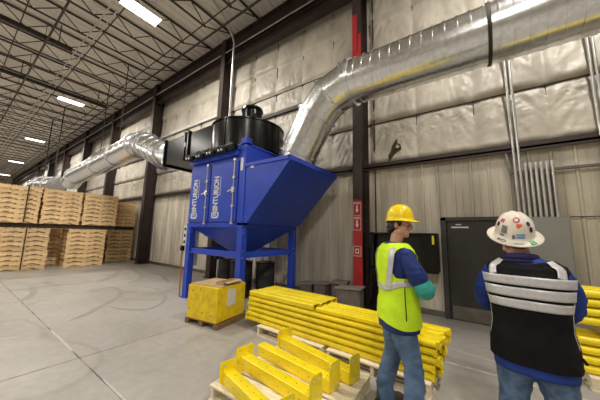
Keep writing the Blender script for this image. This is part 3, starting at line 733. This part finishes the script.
pb = make_beam(1.42, .146, BH-.003, .03)
ct = math.cos(SYAW); st_ = math.sin(SYAW)
firstb = True
def place(o, lx_, ly_, z, yaw, lab, grp='stacked yellow rack beams'):
    o.location = (SX+lx_*ct-ly_*st_, SY+lx_*st_+ly_*ct, z); o.rotation_euler = (0, 0, SYAW+yaw); o['label'] = lab; o['group'] = grp
for layer in range(5):
    for r_ in range(4):
        o = pb if firstb else copy_tree(pb); firstb = False
        place(o, R.uniform(-.035, .035)+.018*layer, -.24+r_*BW+R.uniform(-.004, .004), PAL_TOP+layer*BH+.001, 0, 'yellow rack beam in the %s row, %s layer from the floor, of the long stack' % (rows_[r_], ORD[layer]))
ps = make_beam(.66, .148, .078, .016, False)
for r_ in range(4):
    o = ps if r_ == 0 else copy_tree(ps)
    place(o, -.72+R.uniform(-.02, .02), -.235+r_*.157, PAL_TOP+5*BH+.001, 0, 'short yellow beam on top of the stack, %s of four at its left half' % ['nearest', 'second', 'third', 'farthest'][r_], 'short beams on top of the stack')
ps2 = make_beam(.62, .07, .055, .012, False)
for r_ in range(5):
    o = ps2 if r_ == 0 else copy_tree(ps2)
    place(o, .60+R.uniform(-.02, .02), -.27+r_*.088, PAL_TOP+5*BH+.001, 0, 'thin yellow bar on top of the stack, %s of five beside the man' % ['nearest', 'second', 'third', 'fourth', 'farthest'][r_], 'thin bars on top of the stack')
pp = pallet_mesh('pallet', 1.0, 1.2)
for i, (lx_, lab) in enumerate(((-.50, 'left'), (.78, 'right'))):
    o = link(pp, 'pallet', 'palewood'); tag(o, lab+' pale wooden pallet under the long stack of yellow beams', 'pallet')
    o.scale = (1, .72, 1); o.location = (SX+lx_*ct, SY+lx_*st_-.02, 0); o.rotation_euler = (0, 0, SYAW)
# second yellow stack behind the right man
RX = 1.95
pr = make_beam(1.05, .148, .098, .036)
firstb = True
for tier, z0 in enumerate((.142, .66)):
    for layer in range(4):
        for r_ in range(3):
            o = pr if firstb else copy_tree(pr); firstb = False
            o.location = (RX+R.uniform(-.02, .02), 4.38+r_*.155, z0+layer*.1+.001); o['group'] = 'yellow beams behind the right man'
            o['label'] = 'yellow beam of the %s bundle at the right edge, %s row, %s layer from its bottom' % (['lower', 'upper'][tier], ['front', 'middle', 'rear'][r_], ORD[layer])
for i, x in enumerate((RX-.8, RX, RX+.8)):
    tag(MB().b2(x-.05, x+.05, 4.29, 4.78, .545, .657).build('timber_spacer', 'palewood'), ['left', 'middle', 'right'][i]+' pale timber spacer between the two right yellow bundles', 'timber')
o = link(pp, 'pallet', 'palewood'); o.scale = (1.7, .6, 1); o.location = (RX, 4.54, 0); tag(o, 'pale pallet under the yellow bundles at the right edge', 'pallet')

# ------------------------------------------------------------------ short yellow posts on the near pallet
o = link(pallet_mesh('pallet', 1.06, 1.22, 7), 'pallet', 'palewood'); o.location = (-1.60, 2.24, 0); o.rotation_euler = (0, 0, math.radians(2)); tag(o, 'pale wooden pallet in front carrying the short yellow posts', 'pallet')
def post(lab, x0, x1, y0, y1, z, w_, h_, pl, pr_):
    Lh = math.hypot(x1-x0, y1-y0)/2
    t = thing('guard_post', lab, 'yellow post', ((x0+x1)/2, (y0+y1)/2, z), math.atan2(y1-y0, x1-x0), 'short yellow posts')
    o = rrect(w_, h_, .010, 3); b = MB(); b.loft([[Vector((s*Lh, p[0], p[1]+h_/2)) for p in o] for s in (-1, 1)])
    b.build('post', 'yellow', t, smooth='auto', angle=50)
    for k in range(7):
        x = -Lh+.1+k*(2*Lh-.2)/6
        MB().cyl((x, -w_/2-.001, h_*.5), (x, -w_/2+.004, h_*.5), .005, 8).build('bolt_hole', 'darkwood', t); MB().cyl((x+.04, 0, h_-.003), (x+.04, 0, h_+.001), .005, 8).build('bolt_hole', 'darkwood', t)
    for s, on in ((-1, pl), (1, pr_)):
        if not on: continue
        pw, ph = (.24, .20) if s < 0 else (.17, .26)
        pb_ = MB(); oo = rrect(pw, ph, .035, 3)
        pb_.loft([[Vector((s*(Lh+e), p[0]+.03, p[1]+ph/2)) for p in oo] for e in (0, .010)])
        po = pb_.build('end_plate', 'yellow', t, bevel=.002)
        for a in (-1, 1):
            for c in (-1, 1): MB().cyl((s*(Lh+.0), .03+a*(pw/2-.045), ph/2+c*(ph/2-.045)), (s*(Lh+.0115), .03+a*(pw/2-.045), ph/2+c*(ph/2-.045)), .012, 10).build('plate_hole', 'paper', po)
    return t
post('nearest short yellow post, its end plate at the left corner of the pallet', -2.08, -1.24, 1.80, 1.60, .145, .115, .115, True, True)
post('second short yellow post from the front, with plates on both ends', -2.20, -1.21, 2.10, 1.98, .145, .125, .125, True, True)
post('third short yellow post, without a plate at its left end', -2.24, -1.19, 2.43, 2.29, .145, .12, .12, False, True)
post('rearmost short yellow post, closest to the long stack of beams', -2.16, -1.09, 2.76, 2.53, .145, .13, .125, True, True)

# ------------------------------------------------------------------ people
def interp(keys, z):
    if z <= keys[0][0]: return keys[0][1:]
    for a, b in zip(keys, keys[1:]):
        if z <= b[0]:
            t = (z-a[0])/(b[0]-a[0]); t = t*t*(3-2*t)*.5+t*.5
            return [p+(q-p)*t for p, q in zip(a[1:], b[1:])]
    return keys[-1][1:]
class Torso:
    def __init__(s, keys, seed=0): s.k = keys; s.seed = seed
    def p(s, th, z, d=0, wr=.0):
        a, b, c = interp(s.k, z)
        ct_, st2 = math.cos(th), math.sin(th); e = 2/2.5
        x = math.copysign(abs(ct_)**e, ct_); y = math.copysign(abs(st2)**e, st2)
        n = Vector((ct_/max(a, .02), st2/max(b, .02), 0)).normalized()
        # tilt normal upward on the shoulders
        a2 = interp(s.k, z+.01)[0]; sl = (a-a2)/.01
        n = Vector((n.x, n.y, max(-.3, min(4, sl*abs(n.x)*1.0)))).normalized()
        if wr:
            d += wr*(noise.noise((th*2.2+s.seed, z*9, s.seed))+.6*noise.noise((th*4+s.seed, z*22+th*3, 3.3)))
        return Vector((x*a, c+y*b, z))+n*d
    def sheet(s, name, m, par, d, z0, z1, mask=None, nth=72, nz=56, wr=.004, solid=.004, zfun=None, thr=None):
        mb = MB(); ths = [2*pi*k/nth for k in range(nth)] if thr is None else [thr[0]+(thr[1]-thr[0])*k/nth for k in range(nth+1)]
        closed = thr is None; nn = len(ths)
        vs = [s.p(th, (zfun(th, z0+(z1-z0)*j/nz, j/nz) if zfun else z0+(z1-z0)*j/nz), d, wr) for j in range(nz+1) for th in ths]
        fs = []
        for j in range(nz):
            zc = z0+(z1-z0)*(j+.5)/nz
            for k in range(nn if closed else nn-1):
                k2 = (k+1) % nn; thc = ths[k]+pi/nth
                if mask and not mask(thc, zc): continue
                fs.append((j*nn+k, j*nn+k2, (j+1)*nn+k2, (j+1)*nn+k))
        used = sorted({i for f in fs for i in f}); mp_ = {i: q for q, i in enumerate(used)}
        mb.add([vs[i] for i in used], [tuple(mp_[i] for i in f) for f in fs])
        return mb.build(name, m, par, smooth=True, solid=solid)
    def ribbon(s, name, m, par, path, wd, d, solid=.0015):
        """tape laid on the torso along (th, z) points; wd in metres"""
        mb = MB(); L_ = []; P_ = [s.p(th, z, d, 0.) for th, z in path]
        rows = []
        for i, (th, z) in enumerate(path):
            t = (P_[min(i+1, len(P_)-1)]-P_[max(i-1, 0)]).normalized()
            nrm = (s.p(th, z, d+.01)-s.p(th, z, d)).normalized(); sd = t.cross(nrm).normalized()
            rows.append([P_[i]+sd*wd*(k/4-.5) for k in range(5)])
        mb.loft(rows, cap=False, closed=False)
        return mb.build(name, m, par, smooth=True, solid=solid)
def spline(pts, n=6):
    pts = [Vector(p) for p in pts]; out = []
    for i in range(len(pts)-1):
        p0 = pts[max(i-1, 0)]; p1 = pts[i]; p2 = pts[i+1]; p3 = pts[min(i+2, len(pts)-1)]
        for k in range(n):
            t = k/n; out.append(.5*((2*p1)+(-p0+p2)*t+(2*p0-5*p1+4*p2-p3)*t*t+(-p0+3*p1-3*p2+p3)*t**3))
    out.append(pts[-1]); return out
def limb(mb, pts, rad, n=6, seg=20, sy=1.):
    P_ = spline(pts, n); rr = []
    for i in range(len(P_)):
        t = i/(len(P_)-1)*(len(rad)-1); k = min(int(t), len(rad)-2); f = t-k; f = f*f*(3-2*f); rr.append(rad[k]+(rad[k+1]-rad[k])*f)
    # rounded ends
    d0 = (P_[0]-P_[1]).normalized(); d1 = (P_[-1]-P_[-2]).normalized()
    P2 = [P_[0]+d0*rr[0]*.6, P_[0]+d0*rr[0]*.35]+P_+[P_[-1]+d1*rr[-1]*.35, P_[-1]+d1*rr[-1]*.6]
    r2_ = [rr[0]*.45, rr[0]*.82]+rr+[rr[-1]*.82, rr[-1]*.45]
    return mb.tube(P2, r2_, seg, sy=sy)
def head(mb, c, rot, s=1.):
    def E(p, r): mb.ell(Vector(c)+rot @ (Vector(p)*s), tuple(v*s for v in r), 18, 14, rot)
    E((0, -.012, .030), (.075, .096, .083)); E((0, .025, -.035), (.064, .066, .075)); E((0, .055, -.085), (.036, .036, .030)); E((0, .073, -.098), (.022, .018, .016))
    E((0, .078, .036), (.052, .020, .015)); E((.036, .060, -.022), (.026, .028, .024)); E((-.036, .060, -.022), (.026, .028, .024))
    E((0, .086, -.060), (.023, .013, .006)); E((0, .084, -.071), (.020, .013, .007))
    for sx in (-1, 1): E((sx*.076, -.008, -.002), (.010, .020, .032)); E((sx*.054, .0, -.068), (.018, .040, .022))
    mb.tube([Vector(c)+rot @ (Vector(p)*s) for p in ((0, .090, .030), (0, .100, .012), (0, .115, -.012), (0, .108, -.026), (0, .09, -.030))], [.008*s, .010*s, .0135*s, .0145*s, .010*s], 12)
    for sx in (-1, 1): E((sx*.012, .098, -.022), (.009, .010, .008))
def hand(mb, wrist, d, nrm, curl=.9, s=1., side=1):
    """palm with four bent fingers and a thumb; d = direction of fingers, nrm = back of hand"""
    d = Vector(d).normalized(); nrm = Vector(nrm); nrm = (nrm-d*nrm.dot(d)).normalized(); lat = d.cross(nrm)*side
    w_ = Vector(wrist); rot = Matrix((lat, d, nrm)).transposed()
    mb.ell(w_+d*.055*s, (.042*s, .056*s, .016*s), 16, 12, rot)
    mb.ell(w_+d*.02*s, (.030*s, .04*s, .018*s), 14, 10, rot)
    for k, (ox, ln) in enumerate(((-.031, .062), (-.0105, .078), (.0105, .083), (.031, .076))):
        p = w_+lat*ox*s+d*(.088 if k else .080)*s; pts = [p-d*.03*s, p]; a = 0
        for q in range(3):
            a += curl*(.55 if q == 0 else .75); dirv = d*math.cos(a)-nrm*math.sin(a); p = p+dirv*ln*s*(.42, .32, .26)[q]; pts.append(p)
        mb.tube(spline(pts, 3), [.0088*s]*(len(spline(pts, 3))-2)+[.0078*s, .005*s], 10)
    p = w_+lat*.030*s+d*.025*s; th = (lat*.8+d*.6-nrm*.25).normalized()
    pts = [p-lat*.01*s, p+th*.025*s, p+th*.05*s-nrm*.006*s, p+(th*.5+d*.5).normalized()*.078*s-nrm*.022*s]
    mb.tube(spline(pts, 3), [.013*s]*4+[.0105*s]*5+[.006*s], 10)
def hat(name, par, m, c, rot, a, b_, h, brimf, ridge=.006, nphi=72):
    """dome with brim; returns function giving points on it"""
    c = Vector(c)
    def P(phi, s, d=0):
        # s 0..1 dome (0 apex, 1 rim), 1..2 brim
        cx, sn = math.cos(phi), math.sin(phi)
        if s <= 1:
            q = math.sin(s*pi/2)**.92; z = h*(max(0, math.cos(s*pi/2))**.80)
            x = a*cx*q; y = b_*sn*q
            z += ridge*math.exp(-(x/.016)**2)*min(1, 2.5*(1-s))+ridge*.6*(math.exp(-((abs(x)-.048)/.012)**2))*min(1, 2.5*(1-s))*(1 if abs(sn) > .2 else .5)
            nn = Vector((x/a**2, y/b_**2, z/h**2+.001)).normalized()
        else:
            t = s-1; e = brimf(phi); x = (a+.004+t*e)*cx; y = (b_+.004+t*e)*sn; z = -.004-.014*t*t*min(1, e/.04)-.004*t
            nn = Vector((0, 0, 1))
        return c+rot @ (Vector((x, y, z))+nn*d)
    S = [i/16*.999+.0005 for i in range(17)]+[1.02, 1.25, 1.5, 1.75, 1.95, 2.0]
    rings = [[P(2*pi*k/nphi, s) for k in range(nphi)] for s in S]
    # turned-down lip
    rings.append([c+rot @ (rot.inverted() @ (p-c)+Vector((0, 0, -.006))) for p in rings[-1]])
    mb = MB(); mb.loft(rings, cap=False); mb.f.append(tuple(range(nphi)))
    o = mb.build(name, m, par, smooth='auto', angle=55, solid=-.003)
    return o, P
def patch(P, par, name, m, phi0, s0, wphi, ws, d=.0012, shape='rect', n=12, rotd=0):
    mb = MB()
    if shape == 'rect':
        vs = [P(phi0+wphi*(i/n-.5), s0+ws*(j/n-.5), d) for j in range(n+1) for i in range(n+1)]
        mb.add(vs, [(j*(n+1)+i, j*(n+1)+i+1, (j+1)*(n+1)+i+1, (j+1)*(n+1)+i) for j in range(n) for i in range(n)])
    else:
        rings = []
        fr = (.62, 1.) if shape == 'ring' else (.01, .5, 1.)
        for f in fr:
            rr = []
            for k in range(28):
                t = 2*pi*k/28; q = 1
                if shape == 'lips': q = .75+.25*abs(math.cos(t))+.12*math.cos(3*t+rotd)
                rr.append(P(phi0+wphi*.5*f*q*math.cos(t), s0+ws*.5*f*q*math.sin(t), d))
            rings.append(rr)
        mb.loft(rings, cap=False)
    return mb.build(name, m, par, smooth=True, solid=.0006)

def boots(par, spots):
    for (x, y, yaw) in spots:
        rot = Matrix.Rotation(yaw, 3, 'Z'); mb = MB()
        limb(mb, [Vector((x, y, 0))+rot @ Vector(p) for p in ((0, -.02, .12), (0, -.03, .09), (0, -.02, .06))], [.045, .05, .05])
        mb.ell(Vector((x, y, 0))+rot @ Vector((0, .05, .05)), (.05, .145, .047), 18, 12, rot); mb.ell(Vector((x, y, 0))+rot @ Vector((0, .12, .045)), (.052, .075, .044), 18, 12, rot)
        mb.box(Vector((x, y, .0125))+rot @ Vector((0, .05, 0)), (.095, .28, .025), rot)
        me = remesh(mb, 'boot', .008, 3); link(me, 'boot', 'boot', par, smooth=True)

# ---- man in the yellow vest
P1 = (-.645, 2.56)
face1 = math.atan2(.62, .78)-pi/2     # local +Y points where the chest faces
man = thing('person', 'person in yellow hard hat and lime safety vest standing with folded arms', 'person', (*P1, 0), face1)
man.scale = (1.02, 1.02, 1.03)
K1 = [(.60, .172, .125, 0), (.80, .182, .135, 0), (.92, .178, .132, 0), (1.04, .162, .118, 0), (1.16, .165, .122, 0), (1.28, .182, .130, .0), (1.37, .192, .122, -.008), (1.42, .180, .105, -.012), (1.455, .140, .088, -.014), (1.485, .085, .072, -.010), (1.51, .060, .062, -.006), (1.60, .055, .058, .01)]
K1b = [(z, a*1.11, b*1.12, c) if z < 1.47 else (z, a, b, c) for z, a, b, c in K1]
T1 = Torso(K1b, 3.)
hr1 = Matrix.Rotation(math.radians(-42), 3, 'Z') @ Matrix.Rotation(math.radians(-4), 3, 'X')
hc1 = Vector((0, .035, 1.662))
bd = MB()
n = 28
bd.loft([[T1.p(2*pi*k/n, z, -.022) for k in range(n)] for z in [.80+.03*j for j in range(24)]])
bd.tube([(0, -.008, 1.42), (0, 0, 1.50), (0, .015, 1.58)], [.07, .058, .056], 18)
head(bd, hc1, hr1)
shR, elR, wrR = Vector((.205, -.01, 1.395)), Vector((.262, .115, 1.115)), Vector((.02, .27, 1.13))
shL, elL, wrL = Vector((-.205, -.01, 1.395)), Vector((-.265, .11, 1.15)), Vector((.08, .28, 1.10))
limb(bd, [shR, (shR+elR)/2+Vector((.012, -.01, 0)), elR, wrR], [.036, .036, .034, .026]); limb(bd, [shL, (shL+elL)/2+Vector((-.012, -.01, 0)), elL, wrL], [.036, .036, .034, .026])
hand(bd, wrR, (-1, .1, .15), (0, 1, .1), .55, .9, 1)
hand(bd, wrL, (1, -.35, -.05), (.3, 1, -.3), .75, .9, -1)
for sx in (-1, 1): limb(bd, [(sx*.095, 0, .86), (sx*.145, .02, .48), (sx*.195, -.02, .12)], [.06, .045, .035])
link(remesh(bd, 'body', .0065, 3), 'body', 'skin', man, smooth=True)
for sx in (-1, 1):
    c = hc1+hr1 @ Vector((sx*.031, .074, .012)); e = MB().ell(c, (.0125,)*3).build('eye', 'eye', man, smooth=True)
    MB().ell(c+hr1 @ Vector((0, .0095, 0)), (.006, .004, .006), rot=hr1).build('iris', 'brown', e)
hm = MB()
def HE(p, r): hm.ell(hc1+hr1 @ Vector(p), r, 18, 14, hr1)
HE((0, -.028, .030), (.083, .092, .074)); HE((0, -.060, -.018), (.066, .052, .055)); HE((.0, -.075, -.05), (.05, .035, .035))
for sx in (-1, 1): HE((sx*.073, .026, .022), (.012, .018, .035)); HE((sx*.07, -.04, -.01), (.018, .03, .04))
for k in range(14):
    a = R.uniform(.3, pi-.3); HE((.075*math.cos(a), -.045-.055*math.sin(a), R.uniform(-.06, .0)), (.018, .018, .022))
link(remesh(hm, 'hair', .006, 2), 'hair', 'hair', man, smooth=True)
def brim1(phi): return   .008+.045*max(0, math.sin(phi))**3
ho1, HP1 = hat('hard_hat', man, 'hatyel', hc1+hr1 @ Vector((0, .002, .052)), hr1 @ Matrix.Rotation(math.radians(3), 3, 'X'), .106, .124, .142, brim1)
# shirt
T1.sheet('shirt', 'navy', man, .004, .745, 1.485, wr=.003)
def sleeve(par, m, sh, mid, el, end, r, name='sleeve'):
    mb = MB(); limb(mb, [sh, mid, el, end], r, n=8, seg=24)
    me = remesh(mb, name, .009, 4)
    for v in me.vertices:
        v.co += v.normal*.005*noise.noise(v.co*22)+v.normal*.004*noise.noise((v.co.x*9, v.co.y*9, v.co.z*45))
    return link(me, name, m, par, smooth=True)
sleeve(man, 'navy', shR+Vector((-.03, 0, .005)), (shR+elR)/2+Vector((.014, -.012, .0)), shR.lerp(elR, .74), shR.lerp(elR, .78)+Vector((0, .004, -.004)), [.070, .080, .074, .072])
sleeve(man, 'navy', shL+Vector((.03, 0, .005)), (shL+elL)/2+Vector((-.014, -.012, .0)), shL.lerp(elL, .74), shL.lerp(elL, .78)+Vector((0, .004, -.004)), [.070, .080, .074, .072])
def glove(par, up_, el, wr, d, nrm, side, curl):
    mb = MB(); limb(mb, [up_.lerp(el, .62), el, el.lerp(wr, .5), wr], [.064, .074, .062, .042], seg=18); hand(mb, wr, d, nrm, curl, 1.02, side)
    return tag(link(remesh(mb, 'glove', .005, 2), 'glove', 'teal', par, smooth=True), 'teal work glove with long cuff')
glove(man, shR, elR, wrR, (-1, .1, .15), (0, 1, .1), 1, .55)
glove(man, shL, elL, wrL, (1, -.35, -.05), (.3, 1, -.3), -1, .75)
cm = MB(); cm.loft([[Vector((r*math.cos(2*pi*k/28), -.006+r*1.05*math.sin(2*pi*k/28), z-.012*math.sin(2*pi*k/28))) for k in range(28)] for r, z in ((.088, 1.455), (.072, 1.470), (.066, 1.492), (.072, 1.489), (.080, 1.468))], cap=False)
cm.build('collar', 'navy', man, smooth=True, solid=.004)
# vest
def vmask(neckz, armx, armz):
    def f(th, z, T=None):
        return True
    return f
def mask1(th, z):
    ct_ = abs(math.cos(th))
    if z > 1.20:
        lim = .86-.28*min(1, (z-1.20)/.10)
        if z > 1.40: lim = .80+.25*(z-1.40)/.05
        if ct_ > lim and z < 1.452: return False
    if math.sin(th) > .0 and z > 1.22 and abs(math.cos(th)) < .12+.5*(z-1.22): return False
    return True
vest = T1.sheet('vest', 'hivis', man, .017, .80, 1.480, mask1, nth=160, nz=110, wr=.005, zfun=lambda th, z, t: z-(1-t)**3*.02*math.cos(2*th)+.0)
dv = .026
for sx in (-1, 1):
    pth = []
    th0 = -pi/2+sx*.86
    pth = [(th0-sx*.26*(1-k/20), 1.115+k*.0160) for k in range(21)]
    T1.ribbon('reflective_stripe', 'silver', vest, pth, .056, dv)
T1.ribbon('reflective_stripe', 'silver', vest, [(pi/2+.15+k*(2*pi-.3)/70, 1.125-.03*math.cos(2*(pi/2+.15+k*(2*pi-.3)/70)+pi/2*0)*(-1)) for k in range(71)], .05, dv-.001)
for th in (-.12, pi+.12): T1.ribbon('side_piping', 'vestblack', vest, [(th, .86+k*.012) for k in range(28)], .008, .0245)
# jeans
def jeans(par, m, legs, hipr, z0=.90, name='jeans', w=.098):
    mb = MB(); mb.ell((0, 0, .86), hipr, 24, 14)
    for (hx, kx, ky, ax, ay) in legs:
        limb(mb, [(hx, 0, .86), (hx*1.02, .0, .72), (kx, ky, .47), (ax, ay, .20), (ax, ay+.01, .055)], [w*1.08, w*1.08, w*.82, w*.80, w*.86], n=7, seg=24)
    me = remesh(mb, name, .011, 5)
    for v in me.vertices:
        v.co += v.normal*(.006*noise.noise((v.co.x*14, v.co.y*14, v.co.z*22))+.004*noise.noise(v.co*40))
    return link(me, name, m, par, smooth=True)
jeans(man, 'denim', [(.098, .15, .05, .20, .02), (-.098, -.14, .0, -.19, -.06)], (.200, .165, .15))
boots(man, [(.20, .02, -.12), (-.19, -.06, .12)])

# ---- man in the black vest
P2 = (.275, 2.47)
man2 = thing('person', 'person seen from behind in white stickered hard hat and black striped vest', 'person', (*P2, 0), math.radians(-7))
man2.scale = (1.0, 1.0, 1.025)
S2 = .955
K2 = [(z*S2, a*1.17, b*1.25, c*1.1) for z, a, b, c in K1]
T2 = Torso(K2, 9.)
hr2 = Matrix.Rotation(math.radians(22), 3, 'Z') @ Matrix.Rotation(math.radians(6), 3, 'X')
hc2 = Vector((-.045, .03, 1.560))
bd = MB()
bd.loft([[T2.p(2*pi*k/n, z, -.025) for k in range(n)] for z in [.80+.03*j for j in range(21)]])
bd.tube([(0, -.01, 1.35), (-.02, 0, 1.43), (-.035, .015, 1.50)], [.078, .066, .064], 18)
head(bd, hc2, hr2, 1.03)
shR, elR, wrR = Vector((.195, .005, 1.325)), Vector((.205, .15, 1.07)), Vector((.03, .28, 1.10))
shL, elL, wrL = Vector((-.203, -.005, 1.325)), Vector((-.245, .12, 1.07)), Vector((.0, .295, 1.07))
limb(bd, [shR, (shR+elR)/2+Vector((.012, -.01, 0)), elR, wrR], [.038, .038, .036, .03]); limb(bd, [shL, (shL+elL)/2+Vector((-.012, -.01, 0)), elL, wrL], [.038, .038, .036, .03])
hand(bd, wrR, (-1, .05, .1), (0, 1, .1), .6, 1., 1); hand(bd, wrL, (1, 0, .1), (0, 1, .1), .6, 1., -1)
for sx in (-1, 1): limb(bd, [(sx*.10, 0, .82), (sx*.125, .01, .46), (sx*.14, -.01, .12)], [.06, .045, .035])
link(remesh(bd, 'body', .0065, 3), 'body', 'skin', man2, smooth=True)
for sx in (-1, 1):
    c = hc2+hr2 @ Vector((sx*.032, .0765, .012)); e = MB().ell(c, (.0125,)*3).build('eye', 'eye', man2, smooth=True)
    MB().ell(c+hr2 @ Vector((0, .0095, 0)), (.006, .004, .006), rot=hr2).build('iris', 'brown', e)
hm = MB()
def HE2(p, r): hm.ell(hc2+hr2 @ Vector(p), r, 18, 14, hr2)
HE2((0, -.03, .028), (.082, .090, .074)); HE2((0, -.062, -.018), (.064, .048, .05))
for sx in (-1, 1): HE2((sx*.075, .02, .015), (.010, .015, .03))
link(remesh(hm, 'hair', .006, 2), 'hair', 'hair2', man2, smooth=True)
def brim2(phi): return .044+.012*max(0, math.sin(phi))
ho2, HP2 = hat('hard_hat', man2, 'offwhite', hc2+hr2 @ Vector((0, -.004, .052)), hr2 @ Matrix.Rotation(math.radians(20), 3, 'X') @ Matrix.Rotation(math.radians(-4), 3, 'Y'), .114, .132, .155, brim2, .007)
q_ = -pi/2-.34
patch(HP2, ho2, 'ring_sticker', 'stred', q_+.04, .40, .55, .22, shape='ring')
patch(HP2, ho2, 'round_sticker', 'white', q_+.04, .40, .30, .12, d=.0008, shape='disc')
patch(HP2, ho2, 'lips_sticker', 'orange', q_+.17, .61, .34, .17, shape='lips', rotd=.5)
patch(HP2, ho2, 'blue_sticker', 'stblue', q_+.24, .885, .42, .045); patch(HP2, ho2, 'blue_sticker', 'stblue', q_+.24, .945, .42, .045); patch(HP2, ho2, 'grey_sticker', 'stgrey', q_-.10, .94, .16, .09)
patch(HP2, ho2, 'grey_sticker', 'stgrey', q_-.62, .78, .34, .24); patch(HP2, ho2, 'grey_sticker', 'stgrey', q_-.72, .95, .25, .05)
patch(HP2, ho2, 'orange_sticker', 'stred', q_-.95, .52, .35, .14); patch(HP2, ho2, 'brown_sticker', 'brown', q_-1.15, .70, .22, .14)
patch(HP2, ho2, 'oval_sticker', 'brown', q_+.80, .58, .26, .17, shape='disc'); patch(HP2, ho2, 'oval_sticker', 'brown', q_+.86, .77, .26, .17, shape='disc')
gs = patch(HP2, ho2, 'green_sticker', 'green', q_+.72, 1.52, .26, .72, d=.002)
for k in range(3): patch(HP2, gs, 'white_marking', 'white', q_+.72, 1.32+k*.2, .17, .05, d=.0032)
patch(HP2, ho2, 'script_sticker', 'stgrey', q_-.50, 1.5, .24, .5, d=.002, shape='ring'); patch(HP2, ho2, 'script_sticker', 'stgrey', q_-.72, 1.5, .12, .4, d=.002); patch(HP2, ho2, 'script_sticker', 'stgrey', q_+.12, 1.62, .4, .08, d=.002)
T2.sheet('shirt', 'royal', man2, .004, (.80*S2-.06), 1.50*S2, wr=.003)
sleeve(man2, 'royal', shR+Vector((-.035, 0, .005)), (shR+elR)/2+Vector((.014, -.012, .0)), elR, elR.lerp(wrR, .55), [.076, .078, .068, .052])
sleeve(man2, 'royal', shL+Vector((.035, 0, .005)), (shL+elL)/2+Vector((-.014, -.012, .0)), elL, elL.lerp(wrL, .55), [.076, .078, .068, .052])
cm = MB(); cm.loft([[Vector((-.012+r*math.cos(2*pi*k/28), -.012+r*1.05*math.sin(2*pi*k/28), z-.012*math.sin(2*pi*k/28))) for k in range(28)] for r, z in ((.115, 1.40), (.092, 1.425), (.083, 1.455), (.088, 1.452), (.102, 1.42))], cap=False)
cm.build('collar', 'purple', man2, smooth=True, solid=.004)
def mask2(th, z):
    ct_ = abs(math.cos(th)); z = z/S2
    if z > 1.24:
        lim = 1.0-.22*min(1, (z-1.24)/.12)
        if z > 1.40: lim = .86+.25*(z-1.40)/.05
        if ct_ > lim and z < 1.452: return False
    if math.sin(th) > .0 and z > 1.22 and abs(math.cos(th)) < .12+.5*(z-1.22): return False
    return True
vest2 = T2.sheet('vest', 'vestblack', man2, .020, .765, 1.462*S2, mask2, nth=160, nz=110, wr=.006)
for zc, hh in ((1.292, .060), (1.216, .062), (1.141, .056)):
    T2.ribbon('reflective_stripe', 'silver', vest2, [(-pi/2-1.30+k*2.60/40, zc-.0) for k in range(41)], hh, .030)
for sx in (-1, 1):
    pth = [(-pi/2+sx*(.62-.0*k), 1.315+k*.0082) for k in range(11)]
    T2.ribbon('shoulder_stripe', 'silver', vest2, [(-pi/2+sx*(.72+.10*math.sin(k/10*2)), z) for k, (t_, z) in enumerate(pth)], .052, .030)
for th in (-pi/2-1.22, -pi/2+1.22): T2.ribbon('side_piping', 'silver', vest2, [(th, .90+k*.0125) for k in range(24)], .006, .0285)
MB().bar(T2.p(-.35, .86, .03), T2.p(-.35, .83, .05), .018, .01).build('side_tab', 'vestblack', vest2)
jeans(man2, 'denim2', [(.10, .125, .03, .145, .0), (-.10, -.125, .0, -.15, -.02)], (.205, .172, .15), w=.104)
boots(man2, [(.145, .0, -.12), (-.15, -.02, .12)])
